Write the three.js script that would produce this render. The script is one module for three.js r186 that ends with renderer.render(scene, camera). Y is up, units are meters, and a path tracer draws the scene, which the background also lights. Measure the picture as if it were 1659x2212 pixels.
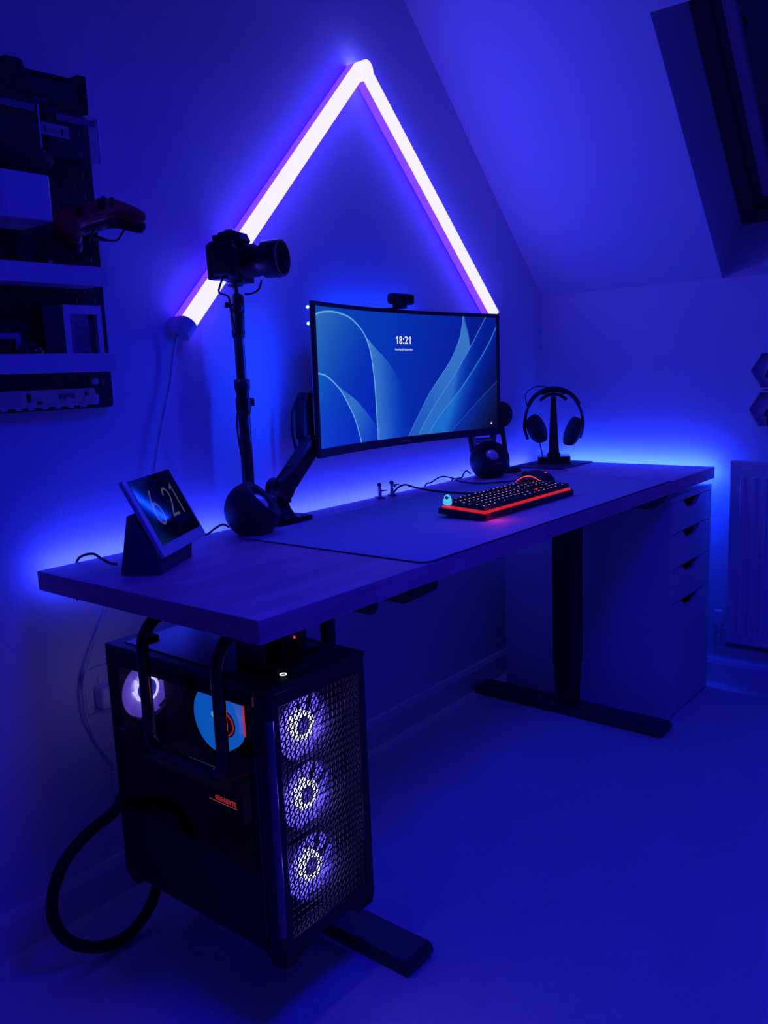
import * as THREE from 'three';
import { RoundedBoxGeometry } from 'three/addons/geometries/RoundedBoxGeometry.js';
import { ConvexGeometry } from 'three/addons/geometries/ConvexGeometry.js';
import { mergeGeometries } from 'three/addons/utils/BufferGeometryUtils.js';
import { TextGeometry } from 'three/addons/geometries/TextGeometry.js';
import { FontLoader } from 'three/addons/loaders/FontLoader.js';
import { RectAreaLightUniformsLib } from 'three/addons/lights/RectAreaLightUniformsLib.js';

// ------------------------------------------------------------------ camera, background, exposure
RectAreaLightUniformsLib.init();
const scene = new THREE.Scene();
const renderer = new THREE.WebGLRenderer();
renderer.toneMapping = THREE.LinearToneMapping;
renderer.toneMappingExposure = 1.0;
renderer.shadowMap.enabled = true;
scene.background = new THREE.Color().setRGB(0.0003, 0.0005, 0.004);   // night sky beyond the skylight
const camera = new THREE.PerspectiveCamera(62.7533, 1659 / 2212, 0.05, 30);
camera.position.set(-0.78767, 1.10841, 1.56109);
camera.rotation.order = 'YXZ';
camera.rotation.set(-0.16495, -0.88244, -0.04076);
scene.add(camera);

// ------------------------------------------------------------------ large area lights
const lin = (r, g, b) => new THREE.Color().setRGB(r, g, b);
const PI = Math.PI;
function areaLight(name, color, intensity, w, h, pos, dir, along = [1, 0, 0]) {   // along: the direction that the width w runs in
  const l = new THREE.RectAreaLight(color, intensity, w, h);
  l.name = name;
  l.position.set(...pos);
  const z = new THREE.Vector3(...dir).normalize().negate(), y = new THREE.Vector3().crossVectors(z, new THREE.Vector3(...along)).normalize();
  l.quaternion.setFromRotationMatrix(new THREE.Matrix4().makeBasis(new THREE.Vector3().crossVectors(y, z), y, z));
  l.castShadow = true;
  scene.add(l);
  return l;
}
const TUBE_BLUE = lin(0.008, 0.0030, 1.0);
const STRIP_BLUE = lin(0.020, 0.032, 1.0);
const BIAS_BLUE = lin(0.003, 0.035, 1.0);
// the two arms of the wall lamp: end points on the wall, apex between them
const ARM_A = [0.417, 1.234], APEX = [1.0535, 1.912], ARM_B = [1.690, 1.288];
for (const [a, b] of [[ARM_A, APEX], [APEX, ARM_B]]) {
  const dx = b[0] - a[0], dy = b[1] - a[1], len = Math.hypot(dx, dy);
  areaLight('wall_lamp_light', TUBE_BLUE, 9, len * 0.96, 0.04, [(a[0] + b[0]) / 2, (a[1] + b[1]) / 2, 0.0545], [0, 0, 1], [dx, dy, 0]);
}
// tape behind the desk, shining on the wall, and along the right end of the desk
areaLight('desk_tape_light', STRIP_BLUE, 60, 1.93, 0.012, [1.0, 0.748, 0.0430], [0, 0.15, -1]);
areaLight('desk_tape_light', lin(0.012, 0.036, 1.0), 150, 0.58, 0.012, [2.0245, 0.748, 0.36], [1, -0.1, 0], [0, 0, 1]);
areaLight('desk_tape_light', lin(0.003, 0.030, 1.0), 150, 0.58, 0.010, [2.0245, 0.7355, 0.37], [0.5, -1, 0], [0, 0, 1]);
// ceiling lamp over the middle of the room, dimmed and set to blue (its fitting is built below)
areaLight('ceiling_lamp_light', lin(0.005, 0.0045, 1.0), 36, 0.40, 0.40, [0.20, 2.308, 1.50], [0, -1, 0]);
// tape on the back of the monitor
areaLight('monitor_tape_light', BIAS_BLUE, 64, 0.010, 0.30, [0.676, 1.105, 0.144], [-1, 0, -1], [1, 0, -1]);
areaLight('monitor_tape_light', BIAS_BLUE, 28, 0.42, 0.010, [1.075, 1.257, 0.078], [0, 0.35, -1]);

// ------------------------------------------------------------------ helpers
let seed = 1234567;
const rnd = () => { seed = (seed * 1664525 + 1013904223) >>> 0; return seed / 4294967296; };
const used = new Map();
const numbered = (n) => { const k = used.get(n) || 0; used.set(n, k + 1); return k ? `${n}_${String(k).padStart(3, '0')}` : n; };
const V = (x, y, z) => new THREE.Vector3(x, y, z);
function mesh(name, geo, mat, parent) {
  const m = new THREE.Mesh(geo, mat);
  m.castShadow = true; m.receiveShadow = true;
  if (parent) { m.name = name; parent.add(m); } else { m.name = numbered(name); scene.add(m); }
  return m;
}
function thing(name, label, category, pos = [0, 0, 0], turn = 0, group) {
  const o = new THREE.Group(); o.name = numbered(name); scene.add(o);
  o.position.set(...pos); o.rotation.y = turn; o.userData = { label, category };
  if (group) o.userData.group = group;
  return o;
}
function struct(name, geo, mat) { const m = mesh(name, geo, mat); m.name = name; m.userData = { kind: 'structure' }; return m; }
const merge = (list) => mergeGeometries(list.map((g) => { const h = g.index ? g.toNonIndexed() : g; for (const k of Object.keys(h.attributes)) if (!['position', 'normal', 'uv'].includes(k)) h.deleteAttribute(k); if (!h.attributes.uv) h.setAttribute('uv', new THREE.BufferAttribute(new Float32Array(h.attributes.position.count * 2), 2)); return h; }));
function ext(x0, x1, y0, y1, z0, z1, r = 0) {
  const w = x1 - x0, h = y1 - y0, d = z1 - z0;
  const g = r ? new RoundedBoxGeometry(w, h, d, 3, Math.min(r, w / 2.01, h / 2.01, d / 2.01)) : new THREE.BoxGeometry(w, h, d);
  return g.translate((x0 + x1) / 2, (y0 + y1) / 2, (z0 + z1) / 2);
}
const off = (g, root) => g.translate(-root.position.x, -root.position.y, -root.position.z);   // world-space geometry into an unrotated group
function tube(pts, r, seg = 48, rad = 10, closed = false, tension = 0.5) {
  return new THREE.TubeGeometry(new THREE.CatmullRomCurve3(pts.map((p) => V(...p)), closed, 'catmullrom', tension), seg, r, rad, closed);
}
function rod(a, b, r0, r1 = r0, seg = 20) {
  const A = V(...a), B = V(...b), d = B.clone().sub(A);
  const g = new THREE.CylinderGeometry(r1, r0, d.length(), seg);
  g.applyQuaternion(new THREE.Quaternion().setFromUnitVectors(V(0, 1, 0), d.clone().normalize()));
  return g.translate((A.x + B.x) / 2, (A.y + B.y) / 2, (A.z + B.z) / 2);
}
function beam(a, b, w, d, r = 0.004) {   // a rounded bar from a to b, w across in the wall plane, d in depth
  const A = V(...a), B = V(...b), v = B.clone().sub(A);
  const g = new RoundedBoxGeometry(w, v.length(), d, 3, r);
  g.applyQuaternion(new THREE.Quaternion().setFromUnitVectors(V(0, 1, 0), v.clone().normalize()));
  return g.translate((A.x + B.x) / 2, (A.y + B.y) / 2, (A.z + B.z) / 2);
}
const lathe = (pts, seg = 40) => new THREE.LatheGeometry(pts.map((p) => new THREE.Vector2(...p)), seg);
function shapeOf(pts) { const s = new THREE.Shape(); pts.forEach((p, i) => (i ? s.lineTo(...p) : s.moveTo(...p))); s.closePath(); return s; }
function roundRect(x0, x1, y0, y1, r) {
  const s = new THREE.Shape();
  s.moveTo(x0 + r, y0); s.lineTo(x1 - r, y0); s.absarc(x1 - r, y0 + r, r, -PI / 2, 0); s.lineTo(x1, y1 - r); s.absarc(x1 - r, y1 - r, r, 0, PI / 2);
  s.lineTo(x0 + r, y1); s.absarc(x0 + r, y1 - r, r, PI / 2, PI); s.lineTo(x0, y0 + r); s.absarc(x0 + r, y0 + r, r, PI, 1.5 * PI);
  return s;
}
const extrude = (s, depth, bevel = 0, seg = 10) => new THREE.ExtrudeGeometry(s, { depth: depth - 2 * bevel, bevelEnabled: bevel > 0, bevelSize: bevel, bevelThickness: bevel, bevelSegments: 3, bevelOffset: -bevel, curveSegments: seg }).translate(0, 0, bevel);
function metreUV(g) {   // uv in metres by the dominant face direction
  const p = g.attributes.position, n = g.attributes.normal, uv = new Float32Array(p.count * 2);
  for (let i = 0; i < p.count; i++) {
    const ax = Math.abs(n.getX(i)), ay = Math.abs(n.getY(i)), az = Math.abs(n.getZ(i));
    const [u, v] = ay >= ax && ay >= az ? [p.getX(i), p.getZ(i)] : az >= ax ? [p.getX(i), p.getY(i)] : [p.getZ(i), p.getY(i)];
    uv[2 * i] = u; uv[2 * i + 1] = v;
  }
  g.setAttribute('uv', new THREE.BufferAttribute(uv, 2));
  return g;
}
// textures ---------------------------------------------------------
function noiseTex(size, fn, srgb, repeat) {
  const d = new Uint8Array(size * size * 4);
  for (let y = 0; y < size; y++) for (let x = 0; x < size; x++) {
    const c = fn(x, y); const i = 4 * (y * size + x);
    d[i] = c[0]; d[i + 1] = c[1]; d[i + 2] = c[2]; d[i + 3] = 255;
  }
  const t = new THREE.DataTexture(d, size, size); t.wrapS = t.wrapT = THREE.RepeatWrapping; t.magFilter = THREE.LinearFilter; t.minFilter = THREE.LinearMipmapLinearFilter; t.generateMipmaps = true;
  if (srgb) t.colorSpace = THREE.SRGBColorSpace;
  if (repeat) t.repeat.set(...repeat);
  t.needsUpdate = true; return t;
}
function valueNoise(size, cells) {   // tileable
  const g = Array.from({ length: cells * cells }, () => rnd());
  return (x, y) => {
    const fx = x / size * cells, fy = y / size * cells, x0 = Math.floor(fx), y0 = Math.floor(fy), tx = fx - x0, ty = fy - y0;
    const s = (t) => t * t * (3 - 2 * t), at = (i, j) => g[((j % cells) + cells) % cells * cells + ((i % cells) + cells) % cells];
    const a = at(x0, y0) + (at(x0 + 1, y0) - at(x0, y0)) * s(tx), b = at(x0, y0 + 1) + (at(x0 + 1, y0 + 1) - at(x0, y0 + 1)) * s(tx);
    return a + (b - a) * s(ty);
  };
}
const n8 = valueNoise(512, 8), n32 = valueNoise(512, 32), n128 = valueNoise(512, 128), n256 = valueNoise(512, 256);
const clamp = (v) => Math.max(0, Math.min(255, Math.round(v)));
const carpetTex = noiseTex(512, (x, y) => { const v = 222 + 8 * (n8(x, y) - .5) + 8 * (n128(x, y) - .5) + 14 * (n256(x, y) - .5) + 6 * (rnd() - .5); return [clamp(v), clamp(v * .985), clamp(v * .96)]; }, true, [1.4, 1.4]);
const carpetBump = noiseTex(512, (x, y) => { const v = clamp(255 * (.55 * n256(x, y) + .3 * n128(x, y) + .15 * rnd())); return [v, v, v]; }, false, [1.4, 1.4]);
const paintBump = noiseTex(512, (x, y) => { const v = clamp(255 * (.5 * n128(x, y) + .3 * n32(x, y) + .2 * n256(x, y))); return [v, v, v]; }, false, [1.2, 1.2]);
const fabricBump = noiseTex(512, (x, y) => { const v = clamp(128 + 60 * Math.sin(x * PI / 4) * Math.sin(y * PI / 4) + 60 * (n256(x, y) - .5)); return [v, v, v]; }, false, [8, 8]);
const woodTex = (() => {   // butcher block: staves along u (1 m), 16 rows over 0.64 m
  const rows = 16, staves = [];
  for (let r = 0; r < rows; r++) { const o = rnd() * 512, cuts = []; let x = o; while (x < o + 512) { cuts.push([x, .94 + .12 * rnd(), rnd() * 512]); x += 120 + 160 * rnd(); } staves.push([o, cuts]); }
  return noiseTex(512, (x, y) => {
    const r = Math.floor(y / 512 * rows), [o, cuts] = staves[r]; let xx = x; if (xx < o) xx += 512;
    let c = cuts[0]; for (const k of cuts) if (k[0] <= xx) c = k;
    const edge = (y % 32) < 1 || Math.abs(xx - c[0]) < 1 ? .93 : 1;
    const grain = .9 + .14 * n128((x / 9 + c[2]) % 512, (y * 3 + c[2]) % 512) + .1 * (n256((x / 5 + c[2]) % 512, (y * 4 + c[2] * 2) % 512) - .5);
    const t = c[1] * grain * edge;
    return [clamp(232 * t), clamp(160 * t), clamp(182 * t)];
  }, true, [1, 1 / 0.64]);
})();
// materials ---------------------------------------------------------
const std = (r, g, b, rough = 0.6, extra = {}) => new THREE.MeshStandardMaterial({ color: lin(r, g, b), roughness: rough, ...extra });
const M = {
  wall: std(0.76, 0.76, 0.80, 0.85, { bumpMap: paintBump, bumpScale: 0.0006 }),
  darkPaint: std(0.05, 0.05, 0.06, 0.8, { bumpMap: paintBump, bumpScale: 0.0006 }),
  trim: std(0.78, 0.78, 0.78, 0.4),
  carpet: new THREE.MeshStandardMaterial({ map: carpetTex, roughness: 0.95, bumpMap: carpetBump, bumpScale: 0.0014 }),
  wood: new THREE.MeshStandardMaterial({ map: woodTex, roughness: 0.5 }),
  mat: std(0.55, 0.52, 0.60, 0.75, { bumpMap: fabricBump, bumpScale: 0.0002 }),
  black: std(0.010, 0.010, 0.011, 0.45),
  blackMatt: std(0.012, 0.012, 0.013, 0.75),
  blackSoft: std(0.016, 0.016, 0.017, 0.55),
  blackGloss: std(0.008, 0.008, 0.009, 0.16),
  blackSteel: std(0.014, 0.014, 0.015, 0.38, { metalness: 0.3 }),
  footSteel: std(0.05, 0.05, 0.055, 0.36, { metalness: 0.2 }),
  rubber: std(0.009, 0.009, 0.009, 0.8),
  white: std(0.76, 0.76, 0.76, 0.45),
  whitePlastic: std(0.72, 0.72, 0.72, 0.35),
  whiteUnit: std(0.66, 0.66, 0.66, 0.5),
  grey: std(0.25, 0.25, 0.26, 0.6),
  fabric: std(0.10, 0.10, 0.11, 0.9, { bumpMap: fabricBump, bumpScale: 0.0006 }),
  chrome: std(0.75, 0.75, 0.76, 0.18, { metalness: 1 }),
  steel: std(0.10, 0.10, 0.11, 0.28, { metalness: 0.9 }),
  dome: std(0.82, 0.82, 0.86, 0.25, { metalness: 0.25 }),
  darkWood: std(0.13, 0.06, 0.08, 0.5),
  sash: std(0.55, 0.52, 0.55, 0.5),
  red: std(0.55, 0.03, 0.03, 0.4),
  skin: std(0.62, 0.38, 0.30, 0.5),
  cloth: std(0.70, 0.58, 0.56, 0.6),
  hair: std(0.06, 0.035, 0.02, 0.6),
  darkBlue: std(0.05, 0.05, 0.09, 0.5),
  pane: new THREE.MeshPhysicalMaterial({ color: lin(0.92, 0.95, 0.96), roughness: 0.02, transmission: 1, thickness: 0, ior: 1.5 }),
  tinted: new THREE.MeshPhysicalMaterial({ color: lin(0.62, 0.62, 0.65), roughness: 0.03, transmission: 1, thickness: 0, ior: 1.12 }),
  clear: new THREE.MeshPhysicalMaterial({ color: lin(0.93, 0.93, 0.95), roughness: 0.06, transmission: 1, thickness: 0, ior: 1.45 }),
};
const glow = (r, g, b) => new THREE.MeshStandardMaterial({ color: lin(0.02, 0.02, 0.02), roughness: 0.4, emissive: lin(r, g, b), emissiveIntensity: 1 });
const canvasTex = (w, h, draw) => {
  const c = document.createElement('canvas'); c.width = w; c.height = h; draw(c.getContext('2d'), w, h);
  const t = new THREE.CanvasTexture(c); t.colorSpace = THREE.SRGBColorSpace; t.anisotropy = 8; return t;
};

// ================================================================== THE ROOM
const XR = 2.081, KINK = 1.363, CEIL = 2.35, ZF = 3.4, XL = -4.2, RT = Math.SQRT1_2;
struct('floor', metreUV(ext(XL - .1, XR + .1, -0.1, 0, -0.1, ZF + .1)), M.carpet);
struct('wall_back', metreUV(ext(XL - .1, XR + .3, 0, CEIL + .1, -0.1, 0)), M.wall);
struct('wall_right', metreUV(ext(XR, XR + .06, 0, KINK, 0, ZF)), M.wall);
struct('wall_left', metreUV(ext(XL - .1, XL, 0, CEIL + .1, 0, ZF)), M.darkPaint);
struct('wall_front', metreUV(ext(XL - .1, XR + .3, 0, CEIL + .1, ZF, ZF + .1)), M.wall);
struct('ceiling', metreUV(ext(XL - .1, XR - (CEIL - KINK) + .05, CEIL, CEIL + .1, 0, ZF)), M.wall);
const slopeM = new THREE.Matrix4().makeBasis(V(-RT, RT, 0), V(0, 0, 1), V(RT, RT, 0)).setPosition(XR, KINK, 0);
const W0 = 0.0, W1 = 0.877, WZ0 = 0.655, WZ1 = 1.435;   // skylight opening along the slope
{
  const s = shapeOf([[-0.02, 0], [1.62, 0], [1.62, ZF], [-0.02, ZF]]);
  s.holes.push(new THREE.Path([[W0, WZ0], [W0, WZ1], [W1, WZ1], [W1, WZ0]].map((p) => new THREE.Vector2(...p))));
  const g = new THREE.ExtrudeGeometry(s, { depth: 0.30, bevelEnabled: false });
  g.applyMatrix4(slopeM); g.computeVertexNormals();
  struct('wall_slope', metreUV(g), M.wall);
}
{   // skylight: dark frame, lighter sash, pane of glass
  const w = new THREE.Group(); w.name = 'window_1'; w.userData = { kind: 'structure' }; scene.add(w);
  const ring = (name, a0, a1, b0, b1, t, n0, n1, mat) => {
    for (const [p, q, r, s] of [[a0, a1, b0, b0 + t], [a0, a1, b1 - t, b1], [a0, a0 + t, b0 + t, b1 - t], [a1 - t, a1, b0 + t, b1 - t]])
      mesh(name, ext(p, q, r, s, n0, n1, 0.003).applyMatrix4(slopeM), mat, w);
  };
  ring('frame_bar', W0 + .001, W1 - .001, WZ0 + .001, WZ1 - .001, 0.048, 0.262, 0.335, M.darkWood);
  ring('gasket_bar', W0 + .049, W1 - .049, WZ0 + .049, WZ1 - .049, 0.022, 0.285, 0.335, M.darkWood);
  ring('sash_bar', W0 + .071, W1 - .071, WZ0 + .071, WZ1 - .071, 0.034, 0.296, 0.340, M.sash);
  mesh('pane', ext(W0 + .10, W1 - .10, WZ0 + .10, WZ1 - .10, 0.318, 0.322).applyMatrix4(slopeM), M.pane, w);
}
const skirt = [[0, 0], [0.016, 0], [0.016, 0.070], [0.013, 0.078], [0.010, 0.086], [0, 0.086]];
{
  const g = extrude(shapeOf(skirt), XR - XL);   // profile (out, up) along z
  const back = g.clone().applyMatrix4(new THREE.Matrix4().makeBasis(V(0, 0, 1), V(0, 1, 0), V(-1, 0, 0)).setPosition(XR, 0, 0));
  struct('baseboard_back', back, M.trim);
  const g2 = extrude(shapeOf(skirt), ZF);
  struct('baseboard_right', g2.applyMatrix4(new THREE.Matrix4().makeBasis(V(-1, 0, 0), V(0, 1, 0), V(0, 0, -1)).setPosition(XR, 0, ZF)), M.trim);
}

{
  const c = thing('ceiling_lamp', 'black drum ceiling lamp glowing dim blue, above the photographer', 'lamp', [0.20, CEIL, 1.50]);
  mesh('housing', lathe([[0, 0], [.30, 0], [.30, -.165], [.294, -.165], [.292, -.030], [0, -.030]], 48), M.blackMatt, c);
  mesh('diffuser', lathe([[.288, -.031], [.285, -.036], [.20, -.039], [0, -.040]], 48), glow(.02, .01, .8), c);
}
// ================================================================== DESK
const H = 0.760, DT = 0.0375, DL = 2.009, DB = 0.048, DF = 0.669;
{
  const d = thing('standing_desk', 'long wooden desk with a thick butcher-block top on black steel legs', 'desk', [1.0, 0, 0.36]);
  mesh('tabletop', metreUV(off(ext(0, DL, H - DT, H, DB, DF, 0.002), d)), M.wood, d);
  for (const x of [0.292, 1.530]) {
    const foot = extrude((() => { const s = new THREE.Shape(); s.moveTo(0.03, 0); s.lineTo(0.69 - .026, 0); s.quadraticCurveTo(0.69, 0.002, 0.69, 0.017); s.quadraticCurveTo(0.688, 0.030, 0.676, 0.031); s.lineTo(0.047, 0.031); s.quadraticCurveTo(0.03, 0.03, 0.03, 0.017); return s; })(), 0.076, 0.002);
    foot.applyMatrix4(new THREE.Matrix4().makeBasis(V(0, 0, 1), V(0, 1, 0), V(-1, 0, 0)).setPosition(x + 0.076, 0, 0));
    mesh('foot', off(foot, d), M.footSteel, d);
    mesh('lower_column', off(ext(x + .006, x + .068, .031, .20, .334, .392, .004), d), M.blackSteel, d);
    mesh('middle_column', off(ext(x + .003, x + .071, .10, .24, .331, .395, .004), d), M.blackSteel, d);
    mesh('upper_column', off(ext(x, x + .074, .165, .69, .328, .398, .004), d), M.blackSteel, d);
    mesh('support_bracket', off(ext(x + .012, x + .062, .69, H - DT, .10, .60, .003), d), M.blackSteel, d);
  }
  mesh('crossbar', off(merge([ext(.36, 1.53, .685, H - DT, .335, .355), ext(.36, 1.53, .685, H - DT, .372, .392)]), d), M.blackSteel, d);
  mesh('support_strut', off(ext(.410, .436, .42, H - DT, .392, .412, .002), d), M.blackSteel, d);
  // things screwed under the front edge
  const panel = extrude(shapeOf([[0, 0], [.155, 0], [.155, -.020], [.148, -.026], [.05, -.030], [.008, -.010]]), 0.05, .002).translate(.318, H - DT, .60);
  mesh('control_panel', off(panel, d), M.blackSoft, d);
  const hook = extrude(shapeOf([[0, 0], [.046, 0], [.046, -.018], [.040, -.026], [.026, -.026], [.004, -.006]]), 0.05, .002).translate(.248, H - DT, .60);
  mesh('cable_hook', off(hook, d), M.blackSoft, d);
  const pad = new THREE.Shape(); pad.moveTo(0, 0); pad.lineTo(.20, 0); pad.lineTo(.20, -.016); pad.quadraticCurveTo(.15, -.034, .07, -.034); pad.quadraticCurveTo(.03, -.028, 0, 0);
  mesh('headphone_hook', off(extrude(pad, 0.07, .002).translate(1.462, H - DT, .575), d), M.blackSoft, d);
  // LED tape along the back edge and the right end
  const tapeGlow = glow(0.10, 0.22, 2.2);
  mesh('led_tape', off(ext(.03, 1.98, .742, .754, DB - .003, DB), d), tapeGlow, d);
  mesh('tape_channel', off(merge([ext(DL, DL + .011, .738, .757, .065, .655), ext(DL + .010, DL + .022, .738, .7395, .065, .655)]), d), M.white, d);
  mesh('led_tape', off(ext(DL + .010, DL + .020, .7365, .738, .07, .65), d), tapeGlow, d);
  mesh('led_tape', off(ext(DL + .011, DL + .013, .742, .754, .07, .65), d), tapeGlow, d);
}
// desk mat
{
  const s = roundRect(0.412, 1.640, 0.155, 0.6675, 0.022);
  const g = extrude(s, 0.003, .0008).applyMatrix4(new THREE.Matrix4().makeBasis(V(1, 0, 0), V(0, 0, 1), V(0, -1, 0))).translate(0, H + .003, 0);
  const m = thing('desk_mat', 'large pale desk mat lying under the keyboard on the desk', 'desk mat', [1.03, H, .41]);
  mesh('pad', metreUV(off(g, m)), M.mat, m);
  const edge = tube(s.getPoints(12).map((p) => [p.x, H + .0016, p.y]), 0.0016, 400, 6, true, 0);
  mesh('stitched_edge', off(edge, m), M.darkBlue, m);
}
// ================================================================== WALL LAMP
{
  const lamp = thing('wall_lamp', 'glowing tube lamp bent into an upside-down V on the wall', 'lamp', [APEX[0], APEX[1], 0]);
  const tubeGlow = glow(0.94, 0.88, 9), sideGlow = glow(0.24, 0.06, 6.5);
  const halfRound = (r0, flat) => { const s = new THREE.Shape(); s.moveTo(-.0205, 0); s.lineTo(.0205, 0); s.lineTo(.0205, flat); s.absellipse(0, flat, .0205, r0, 0, PI); s.lineTo(-.0205, 0); return s; };
  const along = (a, b, g) => {   // profile x across, y out of the wall, extruded along the arm
    const d = V(b[0] - a[0], b[1] - a[1], 0).normalize(), z = V(0, 0, 1), x = new THREE.Vector3().crossVectors(z, d);
    return g.applyMatrix4(new THREE.Matrix4().makeBasis(x.clone(), z, new THREE.Vector3().crossVectors(x, z)).setPosition(a[0], a[1], 0));
  };
  for (const [a, b] of [[ARM_A, APEX], [ARM_B, APEX]]) {
    const len = Math.hypot(b[0] - a[0], b[1] - a[1]);
    const side = along(a, b, extrude(shapeOf([[-.0205, 0], [.0205, 0], [.0205, .026], [-.0205, .026]]), len - .016, 0));
    mesh('side_diffuser', off(side.translate(0, 0, 0.005), lamp), sideGlow, lamp);
    const front = new THREE.Shape(); front.moveTo(-.0205, 0); front.lineTo(.0205, 0); front.absellipse(0, 0, .0205, .019, 0, PI);
    mesh('light_tube', off(along(a, b, extrude(front, len - .016, 0, 16)).translate(0, 0, .031), lamp), tubeGlow, lamp);
    mesh('base_channel', off(along(a, b, extrude(shapeOf([[-.019, 0], [.019, 0], [.019, .005], [-.019, .005]]), len - .016)), lamp), M.whitePlastic, lamp);
    const cl = a === ARM_A ? .036 : .010, u = [(b[0] - a[0]) / len, (b[1] - a[1]) / len], s0 = [a[0] - u[0] * cl, a[1] - u[1] * cl];
    const cap = extrude(halfRound(.022, .030), cl, .002, 16).scale(1.08, 1.06, 1);
    mesh('end_cap', off(along(s0, a, cap), lamp), M.whitePlastic, lamp);
  }
  const conn = new THREE.CylinderGeometry(.024, .024, .046, 32).rotateX(PI / 2).translate(APEX[0], APEX[1] - .013, .029);
  mesh('apex_joint', off(conn, lamp), tubeGlow, lamp);
  mesh('cable', off(tube([[.392, 1.206, .020], [.384, 1.160, .013], [.370, 1.10, .012], [.345, 1.031, .012], [.314, .933, .012], [.300, .86, .014], [.296, .735, .018]], .0032, 60, 8), lamp), M.white, lamp);
}
// ================================================================== MONITOR
function curved(u0, u1, y0, y1, rf, rb, R = 1.5, seg = 48) {   // a slab bent about a vertical axis; rf / rb = radii of its front / back face
  const pos = [], uv = [], idx = [];
  const add = (a, b, flip) => { for (let i = 0; i < seg; i++) { const o = a + 2 * i; flip ? idx.push(o, o + 1, o + 2, o + 1, o + 3, o + 2) : idx.push(o, o + 2, o + 1, o + 1, o + 2, o + 3); } };
  const strip = (f) => { const b = pos.length / 3; for (let i = 0; i <= seg; i++) { const t = i / seg, a = (u0 + (u1 - u0) * t) / R; for (const k of [0, 1]) { const [r, y] = f(k); pos.push(r * Math.sin(a), y, R - r * Math.cos(a)); uv.push(t, k); } } return b; };
  add(strip((k) => [rf, k ? y1 : y0]), 0, false);
  let b = strip((k) => [rb, k ? y1 : y0]); add(b, 0, true);
  b = strip((k) => [k ? rb : rf, y1]); add(b, 0, false);
  b = strip((k) => [k ? rb : rf, y0]); add(b, 0, true);
  for (const [u, fl] of [[u0, true], [u1, false]]) { const c = pos.length / 3, a = u / R; for (const [r, y] of [[rf, y0], [rf, y1], [rb, y0], [rb, y1]]) { pos.push(r * Math.sin(a), y, R - r * Math.cos(a)); uv.push(0, 0); } fl ? idx.push(c, c + 1, c + 2, c + 1, c + 3, c + 2) : idx.push(c, c + 2, c + 1, c + 1, c + 2, c + 3); }
  const g = new THREE.BufferGeometry(); g.setAttribute('position', new THREE.Float32BufferAttribute(pos, 3)); g.setAttribute('uv', new THREE.Float32BufferAttribute(uv, 2)); g.setIndex(idx); g.computeVertexNormals();
  return g;
}
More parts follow.
